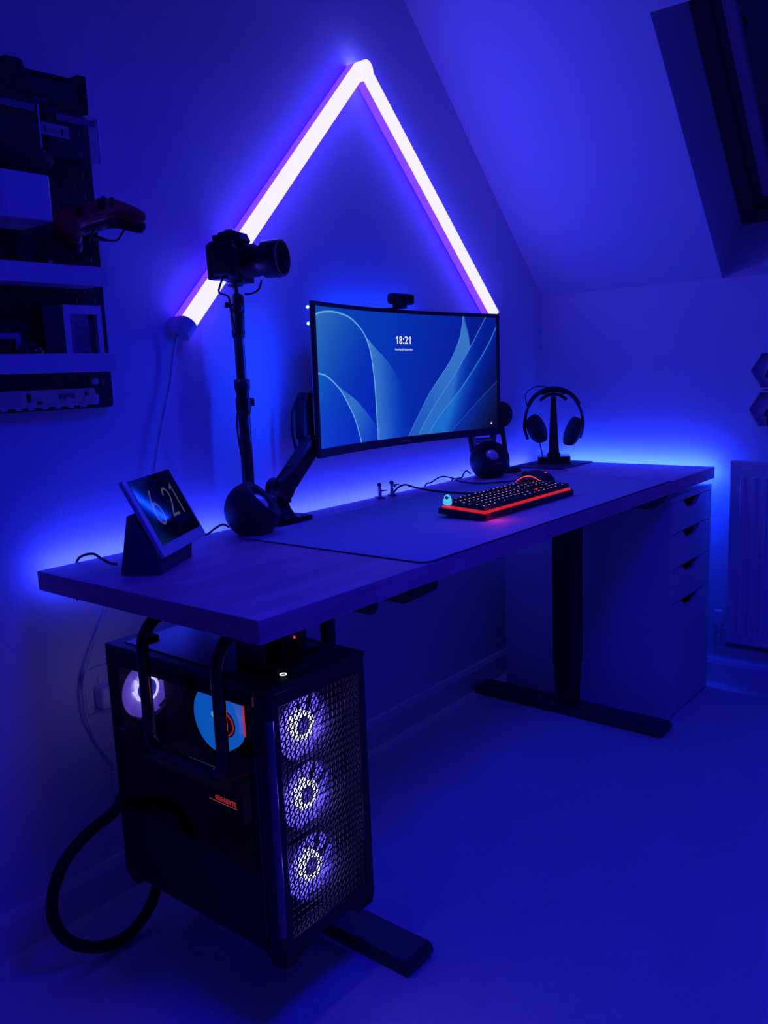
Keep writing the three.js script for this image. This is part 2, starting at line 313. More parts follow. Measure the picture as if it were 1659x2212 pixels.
const wallpaper = canvasTex(2048, 848, (x, w, h) => {
  const P = (u, v) => [u * w, v * h];
  let g = x.createLinearGradient(0, 0, w, h);
  g.addColorStop(0, '#0a48aa'); g.addColorStop(.35, '#0336b6'); g.addColorStop(.7, '#0420a0'); g.addColorStop(1, '#070b3e');
  x.fillStyle = g; x.fillRect(0, 0, w, h);
  const path = (pts, close) => {   // smooth curve through points
    x.beginPath(); const q = pts.map((p) => P(...p)); x.moveTo(...q[0]);
    for (let i = 0; i < q.length - 1; i++) { const a = q[Math.max(0, i - 1)], b = q[i], c = q[i + 1], d = q[Math.min(q.length - 1, i + 2)]; x.bezierCurveTo(b[0] + (c[0] - a[0]) / 6, b[1] + (c[1] - a[1]) / 6, c[0] - (d[0] - b[0]) / 6, c[1] - (d[1] - b[1]) / 6, c[0], c[1]); }
    if (close) for (const p of close) x.lineTo(...P(...p));
  };
  const fill = (pts, close, a, b, stops) => { path(pts, close); x.closePath(); const G = x.createLinearGradient(...P(...a), ...P(...b)); stops.forEach(([t, c]) => G.addColorStop(t, c)); x.fillStyle = G; x.fill(); };
  const line = (pts, width, color) => { path(pts); x.strokeStyle = color; x.lineWidth = width; x.lineCap = 'round'; x.stroke(); };
  // big petal on the left
  const A = [[-.03, .085], [.03, .045], [.09, .030], [.14, .032], [.20, .055], [.245, .10], [.285, .17], [.315, .28], [.333, .46], [.342, .70], [.346, 1.03]];
  fill(A, [[-.03, 1.03]], [.02, .10], [.33, .75], [[0, '#2a6dbb'], [.3, '#1152b4'], [.65, '#0430b4'], [1, '#0322b0']]);
  fill([[.285, .17], [.35, .28], [.425, .40], [.50, .60], [.56, .76], [.60, 1.03]], [[.346, 1.03], [.342, .70], [.333, .46], [.315, .28]], [.32, .70], [.55, .70], [[0, '#3f7fca'], [.25, '#2a67c4'], [.6, '#0a3fb8'], [1, 'rgba(3,40,170,0)']]);
  line(A, 13, 'rgba(90,160,215,.75)'); line(A, 5, 'rgba(130,190,230,.8)');
  // lower petal
  const C = [[-.03, .462], [.02, .470], [.055, .487], [.10, .535], [.14, .60], [.18, .70], [.215, .81], [.24, .94], [.252, 1.03]];
  fill(C, [[-.03, 1.03]], [.0, .48], [.18, .95], [[0, '#0f62bb'], [.4, '#0640b8'], [1, '#0328b0']]);
  fill([[.10, .535], [.16, .60], [.224, .67], [.29, .78], [.344, .90]], [[.346, 1.03], [.252, 1.03], [.24, .94], [.215, .81], [.18, .70], [.14, .60]], [.20, .75], [.33, .95], [[0, '#2f70c4'], [.5, '#1a56bd'], [1, '#0634b4']]);
  line(C, 12, 'rgba(90,160,215,.7)'); line(C, 5, 'rgba(140,195,230,.8)');
  // right-hand blades
  const E = [[.829, -.03], [.822, .08], [.806, .20], [.762, .37], [.70, .52], [.642, .652], [.59, .80], [.548, .92], [.508, 1.03]];
  const G1 = [[.955, -.03], [.91, .12], [.863, .271], [.81, .42], [.752, .57], [.69, .71], [.638, .835], [.60, .93], [.567, 1.03]];
  const I = [[1.02, .0], [.975, .18], [.932, .321], [.88, .46], [.823, .60], [.76, .73], [.704, .834], [.66, .93], [.626, 1.03]];
  fill(E, [[.567, 1.03], [.60, .93], [.638, .835], [.69, .71], [.752, .57], [.81, .42], [.863, .271], [.855, .16], [.838, .05], [.831, -.03]], [.86, .15], [.52, 1.0], [[0, '#3a78c6'], [.45, '#3070c8'], [.8, '#1f5cc2'], [1, '#1a55be']]);
  fill(G1, [[.626, 1.03], [.66, .93], [.704, .834], [.76, .73], [.823, .60], [.88, .46], [.932, .321], [.975, .18], [1.03, -.03]], [.80, .38], [.90, .46], [[0, '#2a6cc6'], [.25, '#0f46b4'], [.6, '#0428a0'], [1, '#031c8c']]);
  fill(I, [[.90, 1.03], [1.03, .75], [1.03, -.03]], [.80, .60], [.93, .76], [[0, '#1b6ccc'], [.22, '#0c46b4'], [.55, '#041f92'], [1, '#05135c']]);
  fill([[1.02, .54], [.877, .787], [.74, 1.03]], [[1.03, 1.03]], [.87, .78], [.97, .95], [[0, '#0a2a98'], [.35, '#08206c'], [1, '#080c2c']]);
  line(E, 6, 'rgba(110,170,225,.55)'); line(G1, 9, 'rgba(70,150,220,.7)'); line(I, 12, 'rgba(50,140,215,.75)'); line([[1.02, .54], [.877, .787], [.74, 1.03]], 5, 'rgba(60,110,200,.6)');
  line([[.831, -.03], [.853, .13], [.866, .262]], 4, 'rgba(90,150,220,.5)');
  // clock, date and status mark
  x.fillStyle = '#efe4ff'; x.textAlign = 'center'; x.textBaseline = 'alphabetic';
  x.font = 'bold 74px sans-serif'; x.fillText('18:21', .507 * w, .243 * h);
  x.font = 'bold 18px sans-serif'; x.fillText('Saturday 20 September', .507 * w, .294 * h);
  x.beginPath(); x.arc(.968 * w, .955 * h, 9, 0, 2 * PI); x.fill(); x.fillStyle = '#0a1050'; x.beginPath(); x.arc(.968 * w, .952 * h, 3, 0, 2 * PI); x.fill();
});
{
  const m = thing('curved_monitor', 'wide curved black monitor showing a blue lock screen at 18:21', 'monitor', [1.08, 1.0905, 0.114]);
  m.rotation.z = -0.0107;
  mesh('housing', curved(-.418, .418, -.1845, .1845, 1.5015, 1.5065), M.blackSoft, m);
  const scr = mesh('screen', curved(-.408, .408, -.163, .1745, 1.5, 1.5014), new THREE.MeshStandardMaterial({ color: lin(.01, .01, .012), roughness: .35, emissive: lin(1, 1, 1), emissiveMap: wallpaper, emissiveIntensity: 0.95 }), m);
  mesh('bezel_bottom', curved(-.418, .418, -.1845, -.1632, 1.4975, 1.5014), M.blackSoft, m);
  mesh('bezel_top', curved(-.418, .418, .1747, .1845, 1.4975, 1.5014), M.blackSoft, m);
  mesh('bezel_side', curved(-.418, -.4082, -.1632, .1747, 1.4975, 1.5014, 1.5, 4), M.blackSoft, m);
  mesh('bezel_side', curved(.4082, .418, -.1632, .1747, 1.4975, 1.5014, 1.5, 4), M.blackSoft, m);
  mesh('maker_mark', curved(-.020, .020, -.1765, -.1715, 1.4971, 1.4976, 1.5, 4), M.grey, m);
  mesh('rear_shell', curved(-.33, .33, -.165, .165, 1.5065, 1.523), M.blackSoft, m);
  mesh('rear_hump', ext(-.16, .16, -.10, .10, -.044, -.018, .012), M.blackSoft, m);
  const ledMat = glow(1.0, 1.6, 6);
  mesh('led_tape', ext(-.405, -.396, -.13, .17, .0385, .0415), M.white, m);
  for (const y of [.172, .134]) mesh('led', new THREE.SphereGeometry(.0040, 16, 12).scale(1, 1, 1).translate(-.4035, y, .034), ledMat, m);
  mesh('led_tape', ext(-.21, .20, .166, .170, -.030, -.026), M.white, m);
  areaLight('screen_light', lin(.02, .10, 1), 0.12, .78, .32, [1.08, 1.095, .176], [0, 0, 1]);
}
{   // webcam on top of the monitor
  const c = thing('webcam', 'small black webcam clipped on top of the curved monitor', 'webcam', [1.064, 1.2755, .128]);
  mesh('body', ext(-.047, .047, .012, .041, -.014, .014, .009), M.blackMatt, c);
  mesh('lens_barrel', rod([0, .027, .012], [0, .027, .018], .011), M.blackGloss, c);
  mesh('clip', merge([ext(-.022, .022, .0015, .016, -.014, .004, .003), ext(-.018, .018, -.028, .005, -.046, -.040, .002), ext(-.018, .018, .0015, .005, -.046, .0, .001)]), M.blackMatt, c);
}
{   // monitor arm
  const a = thing('monitor_arm', 'black gas-spring monitor arm clamped to the back of the desk', 'monitor arm', [.615, H, .105]);
  const base = new THREE.Shape(); base.moveTo(-.055, -.036); base.lineTo(.055, -.030); base.quadraticCurveTo(.066, 0, .055, .030); base.lineTo(-.055, .036); base.quadraticCurveTo(-.07, 0, -.055, -.036);
  mesh('base_plate', extrude(base, .012, .003).rotateX(-PI / 2), M.black, a);
  mesh('base_cover', lathe([[.0, .046], [.018, .046], [.022, .034], [.034, .016], [.05, .012], [.0, .012]]).translate(-.018, 0, 0), M.black, a);
  mesh('post', rod([-.018, .012, 0], [-.018, .085, 0], .0175), M.black, a);
  mesh('swivel', rod([-.018, .050, 0], [-.018, .100, 0], .024), M.black, a);
  const la = mesh('lower_arm', beam([-.020, .078, .004], [.092, .180, .004], .044, .040, .008), M.blackSoft, a);
  mesh('cable_cover', beam([.004, .114, .027], [.072, .176, .027], .020, .006, .003), M.black, la);
  mesh('lower_arm_cap', rod([-.024, .084, -.02], [-.024, .084, .028], .026), M.black, a);
  mesh('elbow', rod([.096, .156, -.012], [.096, .204, -.012], .025), M.black, a);
  mesh('elbow_pin', rod([.096, .204, -.012], [.096, .208, -.012], .012), M.chrome, a);
  mesh('upper_arm', beam([.088, .190, -.012], [.104, .286, -.024], .042, .038, .010), M.blackSoft, a);
  mesh('upper_joint', rod([.104, .262, -.024], [.110, .304, -.024], .021), M.black, a);
  mesh('extension_arm', beam([.10, .283, -.032], [.44, .33, -.052], .038, .030, .008), M.blackSoft, a);
  mesh('mounting_plate', ext(.41, .52, .27, .385, -.048, -.035, .003), M.black, a);
  mesh('mounting_neck', rod([.465, .33, -.06], [.465, .33, -.045], .022), M.black, a);
  mesh('cable', merge([tube([[.064, .155, -.02], [.062, .210, -.03], [.068, .260, -.032], [.096, .30, -.036]], .0035, 30, 8), tube([[-.036, .05, .01], [-.050, .10, .018], [-.030, .128, .024], [.0, .138, .022]], .003, 30, 8)]), M.rubber, a);
}
// ================================================================== CAMERA ON ITS POLE
const PX = .5385, PZ = .058;
{
  const p = thing('camera_pole', 'tall black telescopic pole clamped to the desk behind the round speaker', 'pole', [PX, H, PZ]);
  mesh('clamp', merge([ext(-.022, .022, 0, .030, -.008, .03, .003), ext(-.022, .022, -.085, .030, -.030, -.012, .003), ext(-.018, .018, -.085, -.072, -.03, .035, .003), rod([0, -.09, .022], [0, -DT - .002, .022], .006)]), M.black, p);
  mesh('lower_tube', rod([0, .02, 0], [0, .300, 0], .0150, .0138), M.steel, p);
  mesh('lower_collar', lathe([[0, .262], [.0145, .262], [.0175, .280], [.0178, .300], [.0150, .306], [.0155, .318], [.0182, .324], [.0182, .345], [0, .345]]), M.black, p);
  mesh('collar_knob', rod([.014, .292, .004], [.024, .292, .010], .010), M.black, p);
  mesh('upper_tube', rod([0, .345, 0], [0, .475, 0], .0118), M.steel, p);
  mesh('upper_collar', lathe([[0, .440], [.0135, .440], [.0155, .452], [.0142, .462], [.0150, .466], [.0162, .485], [.0158, .497], [0, .497]]), M.black, p);
  mesh('head', lathe([[0, .497], [.0165, .497], [.0178, .512], [.0176, .530], [.0145, .537], [.006, .540], [.006, .552], [.016, .555], [.0205, .561], [.0205, .566], [0, .566]]), M.black, p);
  mesh('locking_knob', merge([rod([-.015, .512, .0], [-.030, .512, .004], .0035), ext(-.040, -.028, .506, .518, .000, .008, .002)]), M.black, p);
  mesh('cable', merge([tube([[-.062, .566, .03], [-.064, .548, .02], [-.058, .537, .012], [-.034, .530, .012], [-.029, .505, .012], [-.024, .470, .014], [-.016, .44, .016], [-.013, .41, .016]], .0022, 60, 8), tube([[-.019, .31, .010], [-.026, .285, .012], [-.032, .24, .010], [-.026, .18, .010], [-.017, .145, .012], [-.0165, .10, .012]], .0022, 50, 8), tube([[.016, .537, .012], [.038, .541, .018], [.052, .552, .024], [.056, .570, .028]], .0022, 24, 8)]), M.rubber, p);
}
{
  const c = thing('camera', 'black digital camera with a zoom lens mounted on the tall pole', 'camera', [PX, H + .566, PZ], .325);
  const bodyS = new THREE.Shape(); bodyS.moveTo(-.066, 0); bodyS.lineTo(.062, 0); bodyS.lineTo(.064, .072); bodyS.lineTo(.046, .082); bodyS.lineTo(-.050, .084); bodyS.lineTo(-.068, .074);
  mesh('body', extrude(bodyS, .050, .006).translate(0, 0, -.032), M.blackMatt, c);
  mesh('grip', ext(-.071, -.036, .002, .074, -.02, .040, .014), M.rubber, c);
  mesh('viewfinder_hump', new ConvexGeometry([[-.026, .078, -.036], [.026, .078, -.036], [-.022, .106, -.022], [.022, .106, -.022], [-.026, .078, .024], [.026, .078, .024], [-.018, .104, .028], [.018, .104, .028], [-.014, .111, .0], [.014, .111, .0], [-.022, .088, .034], [.022, .088, .034]].map((p) => V(...p))), M.blackMatt, c);
  mesh('hot_shoe', ext(-.010, .010, .110, .114, -.014, .006, .001), M.chrome, c);
  mesh('mode_dial', rod([-.045, .080, -.010], [-.045, .095, -.010], .0125), M.blackMatt, c);
  mesh('shutter_button', rod([-.055, .072, .026], [-.056, .082, .026], .007), M.black, c);
  mesh('rear_screen', ext(-.036, .040, .012, .066, -.036, -.031, .002), M.blackGloss, c);
  const lens = mesh('lens', lathe([[0, 0], [.0335, 0], [.0335, .010], [.0352, .012], [.0352, .046], [.0340, .048], [.0340, .058], [.0405, .064], [.0415, .098], [.0395, .106], [.0345, .106], [.0335, .098], [.028, .092], [0, .090]], 48).rotateX(PI / 2).translate(0, .042, .018), M.black, c);
  mesh('zoom_ring', lathe([[.0352, .016], [.0362, .018], [.0362, .042], [.0352, .044]], 48).rotateX(PI / 2).translate(0, .042, .018), M.rubber, lens);
  mesh('front_element', new THREE.SphereGeometry(.031, 32, 10, 0, 2 * PI, 0, .9).scale(1, .45, 1).rotateX(PI / 2).translate(0, .042, .098), M.blackGloss, lens);
}
// ================================================================== SMART DISPLAY
const hubScreen = canvasTex(768, 512, (x, w, h) => {
  x.fillStyle = '#000004'; x.fillRect(0, 0, w, h);
  x.strokeStyle = '#3c3e5c'; x.lineCap = 'butt'; x.lineJoin = 'miter'; x.lineWidth = 22;
  // 6
  x.beginPath(); x.moveTo(240, 110); x.quadraticCurveTo(160, 195, 150, 285); x.stroke(); x.beginPath(); x.ellipse(212, 295, 62, 82, 0, 0, 2 * PI); x.stroke();
  // 21
  x.beginPath(); x.moveTo(428, 180); x.bezierCurveTo(440, 110, 540, 118, 532, 195); x.bezierCurveTo(528, 245, 470, 290, 430, 348); x.lineTo(545, 348); x.stroke();
  x.beginPath(); x.moveTo(590, 150); x.lineTo(635, 122); x.lineTo(635, 362); x.stroke();
});
{
  const h = thing('smart_display', 'pale smart display on a wedge fabric base showing the time 6 21', 'display', [.2015, H, .232], .548);
  const b = [];
  for (const y of [0, .006]) for (const [x, z] of [[-.122, -.062], [-.112, -.074], [.040, -.074], [.052, -.060], [.052, -.010], [.040, .004], [-.112, .004], [-.122, -.006]]) b.push(V(x, y, z));
  for (const [x, z] of [[-.116, .004], [.046, .004]]) b.push(V(x, .026, z));
  for (const x of [-.108, .040]) b.push(V(x, .112, -.046), V(x, .108, -.056));
  mesh('base', new ConvexGeometry(b), M.fabric, h);
  const t = new THREE.Matrix4().makeRotationX(-.456).setPosition(0, .027, .004);
  const fr = extrude(roundRect(-.1115, .1115, 0, .159, .006), .009, .002).translate(0, 0, 0).applyMatrix4(t);
  mesh('frame', fr, M.whitePlastic, h);
  const glass = ext(-.0935, .1025, .022, .1545, .0089, .0094).applyMatrix4(t);
  const pg = new THREE.PlaneGeometry(.196, .1325).translate(.0045, .08825, .0098).applyMatrix4(t);
  mesh('glass', glass, M.blackGloss, h);
  mesh('screen', pg, new THREE.MeshStandardMaterial({ color: lin(.004, .004, .005), roughness: .08, emissive: lin(1, 1, 1), emissiveMap: hubScreen, emissiveIntensity: 1.0 }), h);
  const inv = (p) => { const v = V(...p).sub(h.position); v.applyAxisAngle(V(0, 1, 0), -.548); return [v.x, v.y, v.z]; };
  mesh('power_cable', tube([[.085, .772, .185], [.094, .768, .150], [.102, .772, .105], [.106, .776, .075], [.098, .772, .052], [.090, .762, .041], [.086, .735, .036], [.086, .68, .034]].map(inv), .0026, 60, 8), M.rubber, h);
}
// ================================================================== SPEAKERS
function speaker(label, pos, n, cablePts) {
  const s = thing('round_speaker', label, 'speaker', [pos[0], H, pos[1]], 0, 'pair of ball-shaped desk speakers');
  const R = .064, cy = .056, N = V(...n).normalize(), q = new THREE.Quaternion().setFromUnitVectors(V(0, 1, 0), N);
  const prof = [];
  for (let i = 0; i <= 28; i++) { const a = -PI / 2 + (PI / 2 + .62) * i / 28; prof.push([Math.max(0, R * Math.cos(a)), R * Math.sin(a)]); }
  prof.push([R * .79, R * .60], [R * .74, R * .585]);
  const shell = lathe(prof, 56); shell.applyQuaternion(q); shell.translate(0, cy, 0);
  const p = shell.attributes.position; for (let i = 0; i < p.count; i++) if (p.getY(i) < .0) p.setY(i, 0); shell.computeVertexNormals();
  mesh('shell', shell, M.blackSoft, s);
  const put = (g) => { g.applyQuaternion(q); return g.translate(0, cy, 0); };
  mesh('front_ring', put(lathe([[R * .74, R * .585], [R * .60, R * .56], [R * .58, R * .54]], 48)), M.blackSoft, s);
  mesh('cone', put(lathe([[R * .58, R * .54], [R * .55, R * .50], [R * .50, R * .52], [R * .30, R * .36], [0, R * .34]], 48)), M.rubber, s);
  mesh('dust_cap', put(new THREE.SphereGeometry(R * .36, 32, 12, 0, 2 * PI, 0, PI / 2).scale(1, .6, 1).translate(0, R * .35, 0)), M.dome, s);
  const side = V(0, 1, 0).sub(N.clone().multiplyScalar(N.y)).normalize();
  const g = new THREE.BoxGeometry(.014, .0006, .002); const bx = new THREE.Matrix4().makeBasis(new THREE.Vector3().crossVectors(N, side.clone().negate()), N, side.clone().negate());
  const at = N.clone().multiplyScalar(R * .578).add(side.clone().multiplyScalar(-R * .68)); bx.setPosition(at.x, at.y + cy, at.z);
  mesh('mark', g.applyMatrix4(bx), M.grey, s);
  mesh('cable', tube(cablePts.map((c) => [c[0] - pos[0], c[1] - H, c[2] - pos[1]]), .0024, 50, 8), M.rubber, s);
  return s;
}
speaker('black ball-shaped speaker at the foot of the camera pole', [.463, .152], [.42, .68, .59], [[.44, .775, .095], [.43, .782, .085], [.415, .775, .075], [.40, .764, .066], [.385, .763, .055], [.375, .760, .043], [.372, .70, .036]]);
speaker('black ball-shaped speaker below the right end of the monitor', [1.503, .124], [-.34, .70, .62], [[1.462, .775, .078], [1.455, .785, .066], [1.450, .775, .058], [1.445, .764, .054], [1.42, .763, .050], [1.405, .758, .043], [1.40, .71, .036]]);
// ================================================================== MICROPHONE behind the monitor
{
  const m = thing('desk_microphone', 'black round-headed microphone half hidden behind the monitor right edge', 'microphone', [1.66, H, .075]);
  mesh('base', lathe([[0, 0], [.045, 0], [.045, .006], [.038, .012], [.012, .014], [0, .014]]).translate(0, 0, .022), M.blackMatt, m);
  mesh('stand', rod([0, .012, .022], [.022, .150, -.012], .008), M.black, m);
  mesh('head', new THREE.SphereGeometry(.043, 40, 28).scale(1, 1, .75).translate(.030, .190, -.015), M.rubber, m);
  mesh('head_band', new THREE.TorusGeometry(.0435, .002, 8, 48).translate(.030, .190, -.015), M.black, m);
}
{
  const m = thing('fork_bracket', 'black forked bracket seen between the monitor and the right speaker', 'bracket', [1.585, H, .062]);
  mesh('base', ext(-.05, .045, 0, .012, -.018, .002, .003), M.black, m);
  mesh('fork', merge([beam([-.04, .008, -.009], [-.082, .15, -.009], .030, .016, .006), beam([.030, .008, -.009], [.060, .135, -.009], .026, .016, .006), beam([-.07, .115, -.009], [.05, .11, -.009], .016, .012, .004)]), M.black, m);
}
// ================================================================== KEYBOARD
{
  const k = thing('keyboard', 'black mechanical keyboard with red backlight on the desk mat', 'keyboard', [1.033, H + .0065, .476]);
  k.rotation.x = .062; const g = k;   // rear feet folded out
  const flat = new THREE.Matrix4().makeRotationX(-.062).multiply(new THREE.Matrix4().makeTranslation(0, -.0035, 0));   // level coordinates into the tilted keyboard
  const KX = .2225, KZ = .0675;
  mesh('case', merge([extrude(roundRect(-KX, KX, -KZ, KZ, .008), .014, .002).rotateX(PI / 2).translate(0, .016, 0)]), M.black, g);
  const red = glow(.60, .014, .020);
  mesh('glowing_plate', extrude(roundRect(-KX + .0092, KX - .0092, -KZ + .0062, KZ - .0072, .003), .004).rotateX(PI / 2).translate(0, .0195, 0), red, g);
  const u = .01890, ox = -KX + .0095, oz = -KZ + .0112;
  const rows = [
    [0, [[0, 1], [2, 1], [3, 1], [4, 1], [5, 1], [6.5, 1], [7.5, 1], [8.5, 1], [9.5, 1], [11, 1], [12, 1], [13, 1], [14, 1], [15.25, 1], [16.25, 1], [17.25, 1]]],
    [1.35, [...Array.from({ length: 13 }, (_, i) => [i, 1]), [13, 2], [15.25, 1], [16.25, 1], [17.25, 1], [18.5, 1], [19.5, 1], [20.5, 1], [21.5, 1]]],
    [2.35, [[0, 1.5], ...Array.from({ length: 12 }, (_, i) => [1.5 + i, 1]), [13.5, 1.5], [15.25, 1], [16.25, 1], [17.25, 1], [18.5, 1], [19.5, 1], [20.5, 1]]],
    [3.35, [[0, 1.75], ...Array.from({ length: 11 }, (_, i) => [1.75 + i, 1]), [12.75, 2.25], [18.5, 1], [19.5, 1], [20.5, 1]]],
    [4.35, [[0, 2.25], ...Array.from({ length: 10 }, (_, i) => [2.25 + i, 1]), [12.25, 2.75], [16.25, 1], [18.5, 1], [19.5, 1], [20.5, 1]]],
    [5.35, [[0, 1.25], [1.25, 1.25], [2.5, 1.25], [3.75, 6.25], [10, 1.25], [11.25, 1.25], [12.5, 1.25], [13.75, 1.25], [15.25, 1], [16.25, 1], [17.25, 1], [18.5, 2], [20.5, 1]]],
  ];
  const caps = new Map();
  const capGeo = (w, hgt = 1) => {
    const key = w + '_' + hgt; if (caps.has(key)) return caps.get(key);
    const a = w * u / 2 - .0006, b = a - .0026, c = hgt * u / 2 - .0006, d = c - .0030, y0 = 0, y1 = .0092, pts = [];
    for (const [x, z, y] of [[a, c, y0], [b, d - .0003, y1]]) for (const sx of [-1, 1]) for (const sz of [-1, 1]) pts.push(V(sx * x, y, sz * z));
    const geo = new ConvexGeometry(pts); caps.set(key, geo); return geo;
  };
  const legendGeo = new THREE.BoxGeometry(.0034, .0004, .0028), legendMat = glow(.9, .50, .48), cap = M.blackSoft, stem = new THREE.BoxGeometry(.006, .006, .006);
  rows.forEach(([r, keys], ri) => keys.forEach(([x, w], ki) => {
    if (ri === 0 && ki === 0) return;
    const m = mesh('keycap', capGeo(w), cap, g); m.position.set(ox + (x + w / 2) * u, .0232, oz + (r + .5) * u - .004);
    const l = mesh('legend', legendGeo, legendMat, m); l.position.set(w > 1.6 ? -(w * u) * .22 : 0, .0093, -.001); l.name = 'legend';
  }));
  for (const [r, x] of [[2.35, 21.5], [4.35, 21.5]]) { const m = mesh('keycap', capGeo(1, r < 3 ? 1.9 : 1.9), cap, g); m.position.set(ox + (x + .5) * u, .0232, oz + (r + 1) * u - .004); }
  // clear novelty keycap, lit from below, in the corner
  const nov = mesh('novelty_keycap', merge([new RoundedBoxGeometry(.0175, .015, .0175, 3, .004).translate(0, .0085, 0), new THREE.SphereGeometry(.0085, 20, 14).translate(0, .017, 0)]), new THREE.MeshPhysicalMaterial({ color: lin(.5, .85, .9), roughness: .25, transmission: .5, thickness: 0, emissive: lin(.08, .55, .72), emissiveIntensity: 1 }), g);
  mesh('dark_inlay', new THREE.SphereGeometry(.0052, 16, 10).scale(.5, .7, 1).translate(-.0068, .0185, .002), M.darkBlue, nov);
  nov.position.set(ox + .5 * u, .0215, oz + .5 * u - .004); nov.userData.label = 'clear cyan glowing novelty keycap';
  mesh('rubber_foot', merge([ext(-.19, -.16, 0, .006, .048, .058), ext(.16, .19, 0, .006, .048, .058), ext(-.19, -.16, 0, .012, -.060, -.052), ext(.16, .19, 0, .012, -.060, -.052)]).applyMatrix4(flat), M.rubber, k);
  mesh('cable', tube([[.16, .012, -.068], [.14, .006, -.10], [.115, .003, -.20], [.118, .003, -.32], [.13, .008, -.40], [.10, .018, -.415], [.062, .004, -.420], [.055, -.04, -.432], [.055, -.1, -.436]], .0028, 80, 8).applyMatrix4(flat), M.rubber, k);
  const kl = new THREE.PointLight(lin(1, .03, .05), .0035, 0, 2); kl.position.set(.835, H + .028, .556); kl.castShadow = true; scene.add(kl); kl.name = 'keyboard_light';
}
// ================================================================== MOUSE
{
  const m = thing('mouse', 'black gaming mouse with a red light strip behind the keyboard', 'mouse', [1.418, H + .003, .338]);
  const L = .062, Wd = .034, Ht = .040, geo = new THREE.SphereGeometry(1, 48, 32), p = geo.attributes.position;
  const top = (t) => Ht * Math.pow(Math.max(0, 1 - Math.pow(Math.abs(t + .0), 2.6)), .55) * (t > 0 ? 1 : 1 - .35 * t * t);   // t along z: -1 front, +1 back
  for (let i = 0; i < p.count; i++) {
    let x = p.getX(i), y = p.getY(i), z = p.getZ(i);
    const waist = 1 - .12 * Math.exp(-((z + .05) ** 2) / .12);
    const hz = Math.sqrt(Math.max(0, 1 - z * z));
    let yy = y > 0 ? (hz > 1e-6 ? y / hz : 0) * top(z * .985) : 0;
    p.setXYZ(i, x * Wd * waist * (hz > 1e-6 ? Math.min(1.25, Math.pow(hz, -.35)) : 1), yy, z * L);
  }
  geo.computeVertexNormals();
  mesh('shell', geo, M.blackSoft, m);
  const redGlow = glow(1.6, .07, .08);
  const pts = []; for (let i = 0; i <= 20; i++) { const t = -1 + 2 * i / 20; const z = -.052 + .088 * (i / 20); pts.push([-Wd * (.93 - .10 * Math.exp(-(((z / L) + .05) ** 2) / .12) - .10 * t * t), .006 + .019 * (1 - t * t), z]); }
  mesh('light_strip', tube(pts, .0012, 60, 8), redGlow, m);
  const badge = merge([new THREE.TorusGeometry(.0042, .0011, 8, 18, PI * 1.4), rod([.001, .001, 0], [.006, .001, 0], .001, .001, 8)]);
  badge.rotateX(-PI / 2 + .75).rotateZ(.25).translate(-.004, .0325, .036);
  mesh('glowing_badge', badge, redGlow, m);
  mesh('wheel', new THREE.CylinderGeometry(.010, .010, .006, 20).rotateZ(PI / 2).translate(0, .026, -.036), M.rubber, m);
  mesh('cable', tube([[0, .008, -.060], [-.03, .006, -.075], [-.075, .003, -.14], [-.075, .003, -.215], [-.055, .010, -.262], [-.09, .018, -.281], [-.140, .006, -.285], [-.162, .000, -.290], [-.166, -.06, -.304]], .0022, 80, 8), M.rubber, m);
}
// ================================================================== TOY FIGURES
function figure(label, pos, turn, parts) {
  const f = thing('toy_figure', label, 'toy figure', pos, turn);
  mesh('stand_plate', ext(-.016, .016, 0, .003, -.012, .012, .001), M.black, f);
  if (parts.skirt) mesh('skirt', new ConvexGeometry([[-.0085, .003, -.006], [.0085, .003, -.006], [-.0085, .003, .007], [.0085, .003, .007], [-.0070, .018, -.004], [.0070, .018, -.004], [-.0070, .018, .004], [.0070, .018, .004]].map((p) => V(...p))), M.cloth, f);
  else for (const s of [-1, 1]) mesh('leg', ext(s > 0 ? .0005 : -.0078, s > 0 ? .0078 : -.0005, .003, .0175, -.004, .004, .0012), M.cloth, f);
  mesh('torso', new ConvexGeometry([[-.0078, .0175, -.004], [.0078, .0175, -.004], [-.0078, .0175, .004], [.0078, .0175, .004], [-.0055, .030, -.0038], [.0055, .030, -.0038], [-.0055, .030, .0038], [.0055, .030, .0038]].map((p) => V(...p))), M.cloth, f);
  mesh('head', new THREE.CylinderGeometry(.0050, .0050, .0085, 20).translate(0, .0355, 0), M.skin, f);
  mesh('hair', new THREE.SphereGeometry(.0066, 20, 14, 0, 2 * PI, 0, PI * .62).translate(0, .0368, -.0006), M.hair, f);
  mesh('arm', rod([-.0070, .028, 0], [-.0095, .018, .002], .0023), M.cloth, f);
  mesh('arm', rod([.0070, .028, 0], ...[parts.aim ? [.011, .026, .007] : [.0095, .020, .006]], .0023), M.cloth, f);
  mesh('hand_tool', parts.aim ? merge([ext(.009, .013, .027, .031, .006, .022), ext(.0095, .0125, .022, .029, .008, .012)]) : merge([rod([.0095, .019, .006], [.0095, .019, .024], .0016), rod([.0095, .019, .006], [.0095, .019, .012], .0024)]), M.black, f);
  return f;
}
figure('small toy figure with legs apart, left of the pair on the desk', [1.010, H, .070], .95, {});
figure('small toy figure in a long skirt holding up a toy, by the keyboard cable', [1.062, H, .072], .75, { skirt: true, aim: true });
